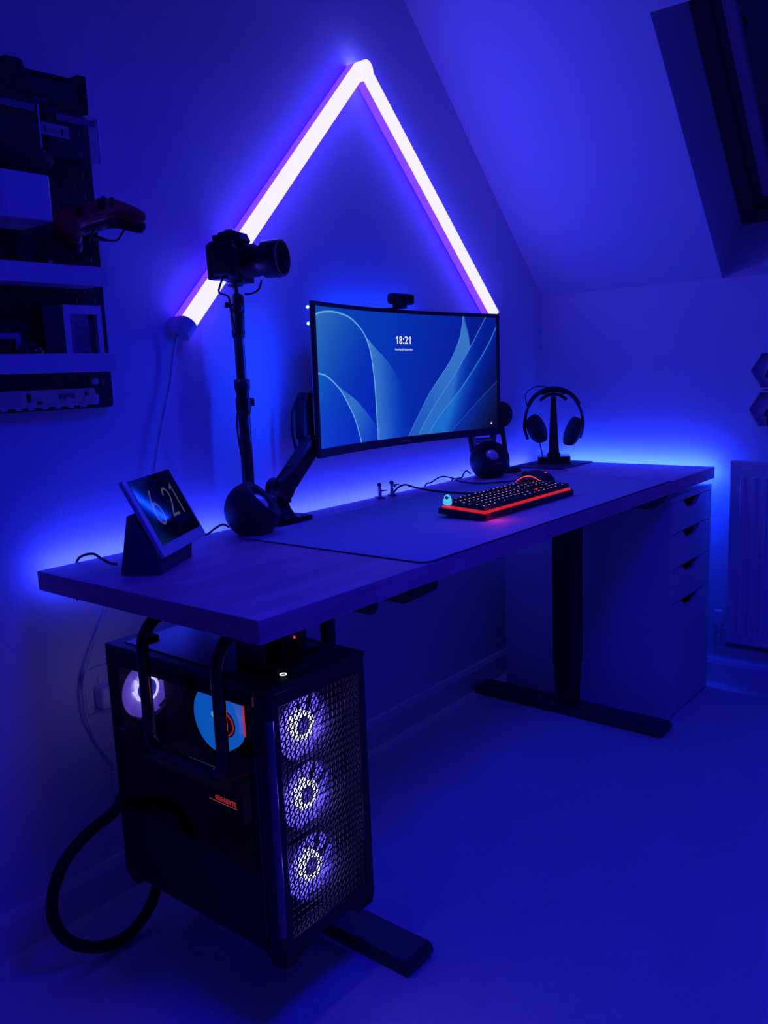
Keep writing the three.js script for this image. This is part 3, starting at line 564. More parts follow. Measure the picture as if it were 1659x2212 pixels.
// ================================================================== HEADPHONES, STAND, MAT
{
  const m = thing('stand_mat', 'thin dark square mat under the headphone stand', 'mat', [1.886, H, .143]);
  mesh('sheet', extrude(roundRect(-.120, .120, -.100, .100, .004), .004, .001).rotateX(-PI / 2), std(.055, .052, .058, .7), m);
}
{
  const c = mesh('coaster', lathe([[0, 0], [.042, 0], [.043, .0015], [.042, .003], [0, .003]]), std(.50, .36, .30, .7)); c.position.set(1.598, H, .205);
  c.userData = { label: 'round flat coaster on the desk between the right speaker and mouse', category: 'coaster' };
  c.position.y = H + .003;
}
const HW = V(.47, 0, .883), HS = [1.930, .127];
{
  const s = thing('headphone_stand', 'black headphone stand with a tall post on a square base', 'headphone stand', [HS[0], H + .004, HS[1]], Math.atan2(-.883, .47));
  mesh('base', extrude(roundRect(-.058, .058, -.045, .045, .008), .024, .003).rotateX(-PI / 2), M.blackGloss, s);
  mesh('base_rim', ext(-.061, .061, .0, .007, -.048, .048, .003), M.black, s);
  mesh('post', new ConvexGeometry([[-.019, .022, -.016], [.019, .022, -.016], [-.019, .022, .016], [.019, .022, .016], [-.0085, .235, -.010], [.0085, .235, -.010], [-.0085, .235, .010], [.0085, .235, .010]].map((p) => V(...p))), M.black, s);
  mesh('post_collar', ext(-.023, .023, .022, .034, -.019, .019, .003), M.black, s);
  mesh('cradle', tube([[-.046, .222, 0], [-.024, .238, 0], [0, .243, 0], [.024, .238, 0], [.046, .222, 0]], .006, 30, 10), M.black, s);
}
{
  const h = thing('headphones', 'black over-ear headphones hanging on the headphone stand', 'headphones', [HS[0], H + .004, HS[1]], Math.atan2(-.883, .47));
  const band = []; for (let i = 0; i <= 24; i++) { const a = PI * (.14 + .72 * i / 24); band.push([-.097 * Math.cos(a), .160 + .103 * Math.sin(a), 0]); }
  const flat = (g, k) => { const p = g.attributes.position; for (let i = 0; i < p.count; i++) p.setZ(i, p.getZ(i) * k); g.computeVertexNormals(); return g; };
  mesh('headband', flat(tube(band, .0080, 60, 12), 2.1), M.black, h);
  mesh('band_cushion', flat(tube(band.slice(7, 18).map(([x, y, z]) => [x * .93, .160 + (y - .160) * .93, z]), .0065, 40, 10), 2.0), M.rubber, h);
  for (const s of [-1, 1]) {
    mesh('slider', flat(tube([[s * .086, .205, 0], [s * .096, .180, 0], [s * .1005, .150, 0], [s * .099, .125, 0]], .0052, 24, 10), 1.9), M.steel, h);
    mesh('yoke', flat(tube([[s * .1005, .160, 0], [s * .103, .130, 0], [s * .098, .105, 0], [s * .092, .085, 0]], .0055, 24, 10), 2.3), M.black, h);
    const cup = lathe([[0, -.026], [.034, -.026], [.044, -.020], [.047, -.008], [.047, .004], [0, .004]], 40).rotateZ(PI / 2).scale(1, 1.12, 1);
    const pad = lathe([[.022, 0], [.028, .020], [.040, .024], [.046, .014], [.047, 0], [.022, 0]], 40).rotateZ(-PI / 2).scale(1, 1.12, 1).rotateY(PI);
    const place = (g, dir) => { if (dir > 0) g.rotateY(PI); g.rotateZ(s * -.38); g.rotateY(s < 0 ? -.5 : .35); return g.translate(s < 0 ? -.053 : .060, s < 0 ? .124 : .112, .006); };
    mesh('ear_cup', place(cup, -s), M.blackSoft, h);
    mesh('ear_pad', place(pad, s > 0 ? 1 : -1), M.rubber, h);
  }
  mesh('cable', tube([[-.090, .190, -.012], [-.097, .245, -.016], [-.060, .272, -.016], [-.020, .268, -.014], [-.012, .20, -.022], [-.06, .08, -.02], [-.046, .03, .0], [-.040, .012, .05], [-.06, .004, .07]].slice(0, 4), .0018, 40, 6), M.rubber, h);
  mesh('cable', tube([[-.050, .078, .010], [-.046, .055, .016], [-.040, .028, .024], [-.036, .010, .052]], .0020, 30, 6), M.rubber, h);
}
// ================================================================== DRAWER UNIT
{
  const x0 = 1.660, x1 = 2.018, z0 = .078, z1 = .657, top = .703;
  const d = thing('drawer_unit', 'white drawer unit with cut-out handles under the right end of the desk', 'drawer unit', [(x0 + x1) / 2, 0, (z0 + z1) / 2]);
  const t = .014;
  mesh('side_panel', off(ext(x0, x0 + t, .0, top, z0, z1, .001), d), M.whiteUnit, d);
  mesh('side_panel', off(ext(x1 - t, x1, .0, top, z0, z1, .001), d), M.whiteUnit, d);
  mesh('back_panel', off(ext(x0 + t, x1 - t, .02, top - .02, z0 + .004, z0 + .012), d), M.whiteUnit, d);
  mesh('top_panel', off(ext(x0 + t, x1 - t, top - .018, top, z0, z1, .001), d), M.whiteUnit, d);
  mesh('bottom_panel', off(ext(x0 + t, x1 - t, .004, .018, z0, z1 - .02), d), M.whiteUnit, d);
  const ys = [[.590, top - .020], [.480, .587], [.369, .477], [.006, .366]];
  for (const [a, b] of ys) {
    const mid = (x0 + x1) / 2, s = new THREE.Shape();
    s.moveTo(x0 + t + .002, a); s.lineTo(x1 - t - .002, a); s.lineTo(x1 - t - .002, b); s.lineTo(mid + .075, b); s.lineTo(mid + .062, b - .010); s.quadraticCurveTo(mid + .048, b - .026, mid + .030, b - .028); s.lineTo(mid - .030, b - .028); s.quadraticCurveTo(mid - .048, b - .026, mid - .062, b - .010); s.lineTo(mid - .075, b); s.lineTo(x0 + t + .002, b);
    const dr = mesh('drawer_front', off(extrude(s, .015, .001).translate(0, 0, z1 - .016), d), M.whiteUnit, d);
    mesh('drawer_box', off(merge([ext(x0 + .022, x0 + .032, a + .012, b - .034, z0 + .06, z1 - .017), ext(x1 - .032, x1 - .022, a + .012, b - .034, z0 + .06, z1 - .017), ext(x0 + .022, x1 - .022, a + .012, a + .018, z0 + .06, z1 - .017), ext(x0 + .022, x1 - .022, a + .012, b - .034, z0 + .06, z0 + .07)]), d), M.whiteUnit, dr);
  }
}
// ================================================================== RADIATOR
{
  const xf = 2.012, z0 = .716, z1 = 1.72, y0 = .172, y1 = .782;
  const r = thing('radiator', 'white panel radiator with vertical flutes on the right wall', 'radiator', [2.045, y0, (z0 + z1) / 2]);
  mesh('panel', off(ext(xf, xf + .012, y0, y1, z0, z1, .005), r), M.white, r);
  mesh('rear_panel', off(ext(2.045, 2.055, y0 + .01, y1 - .01, z0 + .02, z1 - .02, .004), r), M.white, r);
  mesh('edge_cover', off(ext(xf + .004, 2.055, y0 + .01, y1 - .006, z0, z0 + .008, .003), r), M.white, r);
  const pitch = .0333, fg = new RoundedBoxGeometry(.016, y1 - y0 - .075, .0175, 3, .006);
  for (let z = z0 + .022; z < z1 - .03; z += pitch) { const f = mesh('flute', fg, M.white, r); f.position.set(xf - .0005 - r.position.x, (y1 + y0) / 2 - .012 - y0, z + pitch * .62 - r.position.z); }
  const v = mesh('valve', off(merge([rod([2.045, .150, .682], [2.045, .205, .682], .0085), rod([2.045, .205, .682], [2.045, .222, .682], .012), rod([2.045, .175, .682], [2.045, .190, .682], .013), rod([2.045, .205, .686], [2.045, .205, .722], .009), rod([2.045, .152, .682], [2.045, .152, .712], .0095)]), r), M.chrome, r);
  mesh('valve_cap', off(rod([2.045, .222, .682], [2.045, .266, .682], .013, .014), r), M.white, v);
  mesh('pipe', off(rod([2.045, .150, .70], [2.045, .150, 1.72], .0075), r), std(.3, .28, .27, .35, { metalness: .6 }), r);
  mesh('wall_bracket', off(merge([ext(2.055, XR - .0005, .68, .72, .9, .94), ext(2.055, XR - .0005, .25, .29, .9, .94), ext(2.055, XR - .0005, .68, .72, 1.5, 1.54), ext(2.055, XR - .0005, .25, .29, 1.5, 1.54)]), r), M.white, r);
}
// ================================================================== HEXAGON SHELVES ON THE RIGHT WALL
function hexShelf(label, y, zc, R) {
  const s = thing('hexagon_shelf', label, 'wall shelf', [XR, y, zc], 0, 'hexagon shelves on the right wall');
  const hex = (r) => Array.from({ length: 6 }, (_, i) => [r * Math.cos(i * PI / 3), r * Math.sin(i * PI / 3)]);
  const sh = shapeOf(hex(R)); sh.holes.push(new THREE.Path(hex(R - .006).map((p) => new THREE.Vector2(...p))));
  const B = new THREE.Matrix4().makeBasis(V(0, 0, -1), V(0, 1, 0), V(-1, 0, 0).negate()).scale(V(1, 1, -1));
  const toWall = (g) => { const p = g.attributes.position; for (let i = 0; i < p.count; i++) { const a = p.getX(i), b = p.getY(i), c = p.getZ(i); p.setXYZ(i, -c, b, a); } g.computeVertexNormals(); return g; };
  mesh('rim', toWall(extrude(sh, .038)), M.whitePlastic, s);
  mesh('back_plate', toWall(extrude(shapeOf(hex(R - .004)), .004)), M.whitePlastic, s);
  return s;
}
function wallFigure(label, y, zc) {
  const f = thing('toy_figurine', label, 'toy figure', [XR - .021, y, zc], -PI / 2);
  mesh('legs', merge([ext(-.016, -.002, 0, .030, -.008, .008, .003), ext(.002, .016, 0, .030, -.008, .008, .003)]), M.blackMatt, f);
  mesh('torso', new ConvexGeometry([[-.017, .030, -.008], [.017, .030, -.008], [-.017, .030, .008], [.017, .030, .008], [-.012, .056, -.008], [.012, .056, -.008], [-.012, .056, .008], [.012, .056, .008]].map((p) => V(...p))), M.darkBlue, f);
  mesh('arm', rod([-.015, .053, 0], [-.023, .030, .005], .005), M.darkBlue, f);
  mesh('arm', rod([.015, .053, 0], [.023, .030, .005], .005), M.darkBlue, f);
  mesh('head', new THREE.CylinderGeometry(.0105, .0105, .018, 24).translate(0, .066, 0), M.cloth, f);
  mesh('hat', lathe([[0, .086], [.009, .084], [.0125, .076], [.013, .070], [0, .070]], 24), M.black, f);
}
hexShelf('upper of two small hexagon shelves above the radiator', 1.066, .825, .068);
hexShelf('lower of two small hexagon shelves above the radiator', .944, .823, .068);
wallFigure('toy figure standing in the upper hexagon shelf', 1.0135, .828);
wallFigure('toy figure standing in the lower hexagon shelf', .8915, .828);
// ================================================================== WALL SOCKETS AND THE WHITE LEAD
{
  const s = thing('wall_socket', 'white double wall socket behind the computer case', 'socket', [.165, .475, 0]);
  mesh('plate', ext(-.072, .072, -.050, .045, 0, .012, .004), M.whitePlastic, s);
  for (const x of [-.035, .035]) mesh('rocker_switch', ext(x - .007, x + .007, .012, .030, .012, .017, .002), M.whitePlastic, s);
  mesh('plug', ext(-.052, -.012, -.038, .008, .012, .045, .006), M.whitePlastic, s);
  const t = thing('cable_clip_box', 'small white lead end box low on the wall beside the case', 'cable box', [.150, .255, 0]);
  mesh('box', ext(-.012, .012, -.030, .028, 0, .018, .005), M.whitePlastic, t);
  mesh('collar', lathe([[0, .028], [.0055, .028], [.0045, .042], [0, .042]]).translate(-.004, 0, .010), M.whitePlastic, t);
  const c = mesh('white_lead', tube([[.172, .722, .030], [.165, .649, .012], [.141, .600, .010], [.107, .539, .016], [.089, .492, .015], [.089, .43, .015], [.100, .390, .009], [.114, .352, .009], [.137, .312, .010], [.146, .297, .010]], .0028, 90, 8), M.white);
  c.userData = { label: 'thin white lead hanging down the wall below the desk', category: 'cable' };
}
// ================================================================== UNDER-DESK TUBE FRAME
{
  const f = thing('tube_frame', 'bent steel tube frame hanging under the left end of the desk', 'tube frame', [.03, .48, .46]);
  const z0 = .364, z1 = .558, xa = .006, yb = .482, yt = H - DT - .012, pts = [];
  const arc = (c, f0, f1, fn, n = 6) => { for (let i = 0; i <= n; i++) { const a = f0 + (f1 - f0) * i / n; pts.push(fn(c, a)); } };
  pts.push([.20, yt, z0], [.12, yt, z0]);
  arc([xa + .05, yt - .05], PI / 2, PI, (c, a) => [c[0] + .05 * Math.cos(a), c[1] + .05 * Math.sin(a), z0]);
  pts.push([xa, .58, z0]);
  arc([yb + .03, z0 + .03], 0, PI / 2, (c, a) => [xa, c[0] - .03 * Math.sin(a), c[1] - .03 * Math.cos(a)]);
  pts.push([xa, yb, .46]);
  arc([yb + .03, z1 - .03], 0, PI / 2, (c, a) => [xa, c[0] - .03 * Math.cos(a), c[1] + .03 * Math.sin(a)]);
  pts.push([xa, .58, z1]);
  arc([xa + .05, yt - .05], PI, PI / 2, (c, a) => [c[0] + .05 * Math.cos(a), c[1] + .05 * Math.sin(a), z1]);
  pts.push([.12, yt, z1], [.20, yt, z1]);
  mesh('bent_tube', off(tube(pts, .0105, 260, 16), f), M.blackGloss, f);
  for (const z of [z0, z1]) mesh('saddle_clip', off(ext(.10, .125, H - DT - .026, H - DT, z - .018, z + .018, .003), f), M.black, f);
}
// ================================================================== COMPUTER CASE (hangs under the desk)
const font = await new FontLoader().loadAsync('fonts/droid/droid_sans_bold.typeface.json');
{
  const X0 = .053, X1 = .286, Y0 = .152, Y1 = .624, Z0 = .170, Z1 = .620;
  const c = thing('computer_case', 'black computer tower with glass side and three glowing front fans', 'computer', [(X0 + X1) / 2, Y0, (Z0 + Z1) / 2]);
  const B = (name, g, mat, parent) => mesh(name, off(g, c), mat, parent || c);
  B('bottom_panel', ext(X0, X1, Y0, Y0 + .010, Z0, Z1 - .012, .002), M.black);
  B('rear_panel', merge([ext(X0 + .002, X1 - .002, Y0 + .01, .44, Z0, Z0 + .004), ext(X0 + .002, X1 - .002, .585, Y1 - .01, Z0, Z0 + .004), ext(.19, X1 - .002, .44, .585, Z0, Z0 + .004)]), M.black);
  B('right_side_panel', ext(X1 - .003, X1, Y0 + .008, Y1 - .004, Z0 + .002, Z1 - .014, .001), M.black);
  // top panel with a dotted dust filter
  B('top_panel', ext(X0, X1, Y1 - .012, Y1, Z0, Z1, .003), M.blackSoft);
  const dots = canvasTex(512, 1024, (x, w, h) => { x.fillStyle = '#0b0b0d'; x.fillRect(0, 0, w, h); for (let j = 0; j < 96; j++) for (let i = 0; i < 48; i++) { x.fillStyle = (i + j) % 2 ? '#2a2a30' : '#050506'; x.fillRect(i * w / 48 + 2, j * h / 96 + 2, w / 48 - 4, h / 96 - 4); } });
  B('dust_filter', ext(X0 + .022, X1 - .022, Y1, Y1 + .0022, Z0 + .035, Z1 - .085, .001), new THREE.MeshStandardMaterial({ map: dots, roughness: .3 }));
  const pw = B('power_button', rod([.118, Y1 - .001, .588], [.118, Y1 + .0016, .588], .0075), M.blackGloss);
  B('power_ring', new THREE.TorusGeometry(.0052, .0011, 8, 28).rotateX(PI / 2).translate(.118, Y1 + .002, .588), glow(.9, .95, 1.1), pw);
  for (const x of [.150, .172]) B('usb_port', ext(x - .0065, x + .0065, Y1 - .001, Y1 + .0006, .584, .592), M.grey);
  B('side_plug', ext(.10, .125, Y1, Y1 + .010, .205, .245, .003), M.rubber);
  // left side: glass behind a black border
  B('side_border', merge([ext(X0 + .001, X0 + .004, .586, Y1 - .012, Z0 + .001, Z1 - .044), ext(X0 + .001, X0 + .004, .300, .586, Z0 + .001, Z0 + .022), ext(X0 + .001, X0 + .004, .300, .586, Z1 - .060, Z1 - .044)]), M.blackGloss);
  B('lower_side_panel', ext(X0 - .0005, X0 + .004, Y0 + .008, .2978, Z0 + .001, Z1 - .044, .0008), M.blackMatt);
  B('side_glass', ext(X0 - .0005, X0 + .001, .298, Y1 - .014, Z0 + .002, Z1 - .046), M.tinted);
  // front frame: pillars, head and foot rails, lit groove, then the mesh
  B('front_pillar', ext(X0, X0 + .026, Y0 + .002, Y1 - .012, Z1 - .040, Z1, .008), M.black);
  B('side_vent', ext(X0 - .001, X0 + .004, Y0 + .03, Y1 - .035, Z1 - .043, Z1 - .038, .002), M.steel);
  B('front_pillar', ext(X1 - .020, X1, Y0 + .002, Y1 - .012, Z1 - .040, Z1, .006), M.black);
  B('front_rail', ext(X0 + .02, X1 - .012, Y1 - .036, Y1 - .006, Z1 - .036, Z1 - .001, .004), M.black);
  B('front_rail', ext(X0 + .02, X1 - .012, Y0 + .002, Y0 + .030, Z1 - .036, Z1 - .001, .004), M.black);
  B('pillar_trim', rod([X0 + .0030, Y0 + .045, Z1 - .0045], [X0 + .0030, Y1 - .05, Z1 - .0045], .0068, .0068, 28), std(.22, .22, .24, .3, { metalness: .7 }));
  {
    const mx0 = X0 + .026, mx1 = X1 - .020, my0 = Y0 + .028, my1 = Y1 - .034, zc = Z1 - .006, bars = [], px = .0106, py = .0126, t = .0013;
    const nx = Math.round((mx1 - mx0) / px), ny = Math.round((my1 - my0) / py), ax = (mx1 - mx0) / nx, ay = (my1 - my0) / ny;
    for (let i = 0; i <= nx; i++) bars.push(new THREE.BoxGeometry(t, my1 - my0, .0016).translate(mx0 + i * ax, (my0 + my1) / 2, zc));
    for (let j = 0; j <= ny; j++) bars.push(new THREE.BoxGeometry(mx1 - mx0, t, .0016).translate((mx0 + mx1) / 2, my0 + j * ay, zc));
    for (let k = -ny + 1; k < nx; k++) {
      const i0 = Math.max(0, k), j0 = Math.max(0, -k), n = Math.min(nx - i0, ny - j0);
      const a = [mx0 + i0 * ax, my0 + j0 * ay], b = [mx0 + (i0 + n) * ax, my0 + (j0 + n) * ay], L = Math.hypot(b[0] - a[0], b[1] - a[1]);
      bars.push(new THREE.BoxGeometry(L, t, .0016).rotateZ(Math.atan2(b[1] - a[1], b[0] - a[0])).translate((a[0] + b[0]) / 2, (a[1] + b[1]) / 2, zc));
    }
    const grille = B('mesh_grille', merge(bars), M.blackSoft); grille.userData = { kind: 'stuff' };
  }
  // feet
  for (const [x, dx] of [[X0, 1], [X1, -1]]) {
    B('foot', new ConvexGeometry([[0, .168, Z1 - .058], [0, .168, Z1 - .001], [.078, .158, Z1 - .058], [.078, .158, Z1 - .001], [.003, .134, Z1 - .034], [.003, .134, Z1 - .006], [.028, .134, Z1 - .034], [.028, .134, Z1 - .006]].map((p) => V(x + dx * p[0], p[1], p[2]))), M.rubber);
    B('foot', new ConvexGeometry([[0, .156, Z0 + .002], [0, .156, Z0 + .060], [.040, .156, Z0 + .002], [.040, .156, Z0 + .060], [.004, .134, Z0 + .012], [.004, .134, Z0 + .034], [.028, .134, Z0 + .012], [.028, .134, Z0 + .034]].map((p) => V(x + dx * p[0], p[1], p[2]))), M.rubber);
  }
  // fans
  function fan(cx, cy, cz, R, dir, ringMat, bladeMat, label, hubMat = M.blackSoft, r0 = .27, r1 = .42) {   // dir: matrix that turns +z into the fan's axis
    const T = new THREE.Matrix4().copy(dir).setPosition(cx, cy, cz);
    const fs = roundRect(-R - .003, R + .003, -R - .003, R + .003, .008); fs.holes.push(new THREE.Path().absarc(0, 0, R, 0, 2 * PI, true));
    const fr = B('fan', extrude(fs, .025, 0, 40).translate(0, 0, -.0245).applyMatrix4(T), M.black);
    if (label) fr.userData.label = label;
    const blades = [];
    for (let i = 0; i < 9; i++) {
      const g = new THREE.PlaneGeometry(1, 1, 8, 4), p = g.attributes.position;
      for (let k = 0; k < p.count; k++) { const u = p.getX(k) + .5, v = p.getY(k) + .5, r = R * (.40 + .57 * u), a = i * 2 * PI / 9 + (v * .86 + u * .30) * (1.02 - .10 * u); p.setXYZ(k, r * Math.cos(a), r * Math.sin(a), -.018 + .013 * v); }
      g.computeVertexNormals(); blades.push(g);
    }
    B('blades', merge(blades).applyMatrix4(T), bladeMat, fr);
    B('hub', lathe([[0, 0], [R * (r0 - .01), 0], [R * (r0 - .01), -.020], [0, -.020]], 32).rotateX(PI / 2).translate(0, 0, -.002).applyMatrix4(T), hubMat, fr);
    B('hub_ring', lathe([[R * r0, .0005], [R * r1, .0005], [R * r1, -.016], [R * r0, -.016]], 40).rotateX(PI / 2).translate(0, 0, -.002).applyMatrix4(T), ringMat, fr);
    return fr;
  }
  const I4 = new THREE.Matrix4(), ring = glow(2.2, 2.0, 4.0);
  const blade = new THREE.MeshPhysicalMaterial({ color: lin(.7, .7, .75), roughness: .6, transmission: .4, thickness: 0, emissive: lin(.15, .115, 1.9), emissiveIntensity: 1, side: THREE.DoubleSide });
  [.522, .396, .262].forEach((y, i) => {
    fan(.157, y, Z1 - .030, .0600, I4, ring, blade, ['top glowing front fan', 'middle glowing front fan', 'bottom glowing front fan'][i]);
    const l = new THREE.PointLight(lin(.13, .09, 1), .045, 0, 2); l.position.set(.157, y, Z1 - .016); l.castShadow = true; l.name = 'fan_light'; scene.add(l);
  });
  fan(.118, .517, Z0 + .032, .0585, I4, glow(1.6, 1.4, 3.4), new THREE.MeshPhysicalMaterial({ color: lin(.7, .7, .75), roughness: .6, transmission: .4, thickness: 0, emissive: lin(.16, .08, .85), emissiveIntensity: 1, side: THREE.DoubleSide }), 'rear exhaust fan with a glowing ring', glow(.03, .04, .62), .37, .46);
  // inside: board, cooler, memory, graphics card, shroud
  B('motherboard', ext(.238, .242, .290, .600, .190, .470), M.blackMatt);
  B('power_supply_shroud', ext(X0 + .010, X1 - .006, Y0 + .011, .262, Z0 + .006, Z1 - .075, .003), M.blackMatt);
  B('cooler_tower', merge([ext(.120, .236, .445, .575, .262, .330, .004), ext(.116, .120, .440, .580, .258, .334)]), M.blackMatt);
  const disc = B('cooler_fan', rod([.112, .508, .412], [.128, .508, .412], .062, .062, 48), glow(.006, .22, 1.1)); disc.userData.label = 'blue glowing round cooler fan';
  B('cooler_fan_hub', rod([.1105, .505, .440], [.1125, .505, .440], .024, .024, 32), std(.05, .05, .08, .3), disc);
  B('cooler_fan_ring', new THREE.TorusGeometry(.020, .0016, 8, 36).rotateY(PI / 2).translate(.110, .505, .440), glow(.55, .04, .10), disc);
  B('cooler_fan_spot', new THREE.SphereGeometry(.005, 16, 12).scale(.3, 1, 1).translate(.1115, .516, .405), glow(.25, .85, 1.1), disc);
  const ram = glow(1.1, .045, .06);
  for (let i = 0; i < 2; i++) { const st = B('memory_stick', ext(.130, .236, .486 + .002 * i, .560, .474 + i * .012, .479 + i * .012), M.blackMatt); B('memory_light_bar', ext(.122, .130, .486, .562 - i * .02, .472 + i * .012, .481 + i * .012, .002), ram, st); }
  const gpu = B('graphics_card', ext(.085, .238, .340, .392, .205, .500, .004), M.blackMatt);
  const tg = new TextGeometry('GIGABYTE', { font, size: .0085, depth: .0008, curveSegments: 4 }); tg.computeBoundingBox();
  tg.applyMatrix4(new THREE.Matrix4().makeBasis(V(0, 0, 1), V(0, 1, 0), V(-1, 0, 0)).setPosition(.0848, .372, .428));
  B('maker_lettering', tg, glow(.75, .05, .05), gpu);
  B('light_line', ext(.0840, .0848, .368, .369, .412, .486), glow(.5, .12, .10), gpu);
  B('graphics_cable', tube([[.10, .392, .470], [.085, .42, .490], [.12, .435, .520], [.18, .42, .535], [.22, .38, .53]], .008, 40, 10), M.rubber);
  B('cable_bundle', tube([[.10, .30, .50], [.13, .36, .535], [.16, .44, .54], [.22, .50, .52]], .007, 40, 10), std(.30, .10, .12, .6));
  const rl = new THREE.PointLight(lin(1, .05, .08), .012, 0, 2); rl.position.set(.112, .53, .50); rl.castShadow = true; rl.name = 'memory_light'; scene.add(rl);
  const bl = new THREE.PointLight(lin(.25, .12, 1), .012, 0, 2); bl.position.set(.118, .517, Z0 + .048); bl.castShadow = true; bl.name = 'rear_fan_light'; scene.add(bl);
}
{   // hanger between case and desk
  const h = thing('case_hanger', 'black bracket between the desk corner and the computer case top', 'bracket', [.19, .624, .45]);
  mesh('rail', off(ext(.100, .162, H - DT - .020, H - DT, .47, .60, .003), h), M.black, h);
  mesh('hanging_plate', off(merge([ext(.108, .114, .6268, H - DT - .01, .485, .555), ext(.148, .154, .6268, H - DT - .01, .485, .555), ext(.108, .154, .6268, .632, .485, .555)]), h), M.black, h);
  mesh('indicator', new THREE.SphereGeometry(.0022, 14, 10).translate(-.062, .066, .159), glow(1.0, .04, .07), h);
  mesh('indicator_body', off(ext(.118, .138, H - DT - .040, H - DT, .585, .607, .002), h), M.black, h);
}
{   // cable sleeve looping to the floor
  const s = mesh('cable_sleeve', tube([[.17, .30, .10], [.10, .292, .125], [.045, .280, .160], [-.017, .265, .165], [-.069, .233, .165], [-.098, .183, .165], [-.102, .129, .165], [-.077, .073, .165], [-.022, .026, .165], [.044, .016, .168], [.102, .046, .165], [.128, .090, .160], [.137, .122, .150], [.14, .20, .140]], .0112, 160, 14), M.rubber);
  s.userData = { label: 'thick black cable sleeve looping from the case down to the floor', category: 'cable' };
}
// ================================================================== PEGBOARD AND WHAT HANGS ON IT
{
  const X0 = -.345, X1 = .2155, Y0 = 1.061, Y1 = 1.622;
  const p = thing('pegboard', 'black slotted pegboard fixed to the wall above the desk', 'pegboard', [(X0 + X1) / 2, Y0, 0]);
  const s = roundRect(X0, X1, Y0, Y1, .008);
  let r = 0;
  for (let y = Y1 - .030; y > Y0 + .02; y -= .020, r++) for (let x = X1 - .018 - (r % 2) * .020; x > X0 + .012; x -= .040) {
    const h = new THREE.Path(); h.moveTo(x - .0025, y - .005); h.lineTo(x - .0025, y + .005); h.absarc(x, y + .005, .0025, PI, 0, true); h.lineTo(x + .0025, y - .005); h.absarc(x, y - .005, .0025, 0, PI, true); s.holes.push(h);
  }
  mesh('board', off(extrude(s, .005, 0, 3).translate(0, 0, .020), p), M.blackSoft, p);
  for (const [x, y] of [[X0 + .03, Y0 + .02], [X1 - .03, Y0 + .02], [X0 + .03, Y1 - .02], [X1 - .03, Y1 - .02]]) mesh('wall_spacer', off(rod([x, y, 0], [x, y, .020], .008), p), M.rubber, p);
  const k = mesh('peg', off(rod([.172, 1.1135, .025], [.172, 1.1135, .037], .0065, .0065, 28), p), M.whitePlastic, p);
}
function shelf(label, y) {
  const s = thing('pegboard_shelf', label, 'shelf', [-.09, y, .0255], 0, 'shelves on the pegboard');
  mesh('tray', ext(-.26, .262, 0, .004, .001, .080), M.whitePlastic, s);
  mesh('front_lip', ext(-.26, .262, -.003, .032, .080, .0875, .001), M.whitePlastic, s);
  for (const x of [-.195, .195]) mesh('hook', ext(x - .005, x + .005, .004, .05, -.0004, .004), M.whitePlastic, s);
}
shelf('upper white shelf with a front lip on the pegboard', 1.294);
shelf('lower white shelf on the pegboard, carrying the picture frame', 1.134);
const S2 = 1.138, S1 = 1.298;
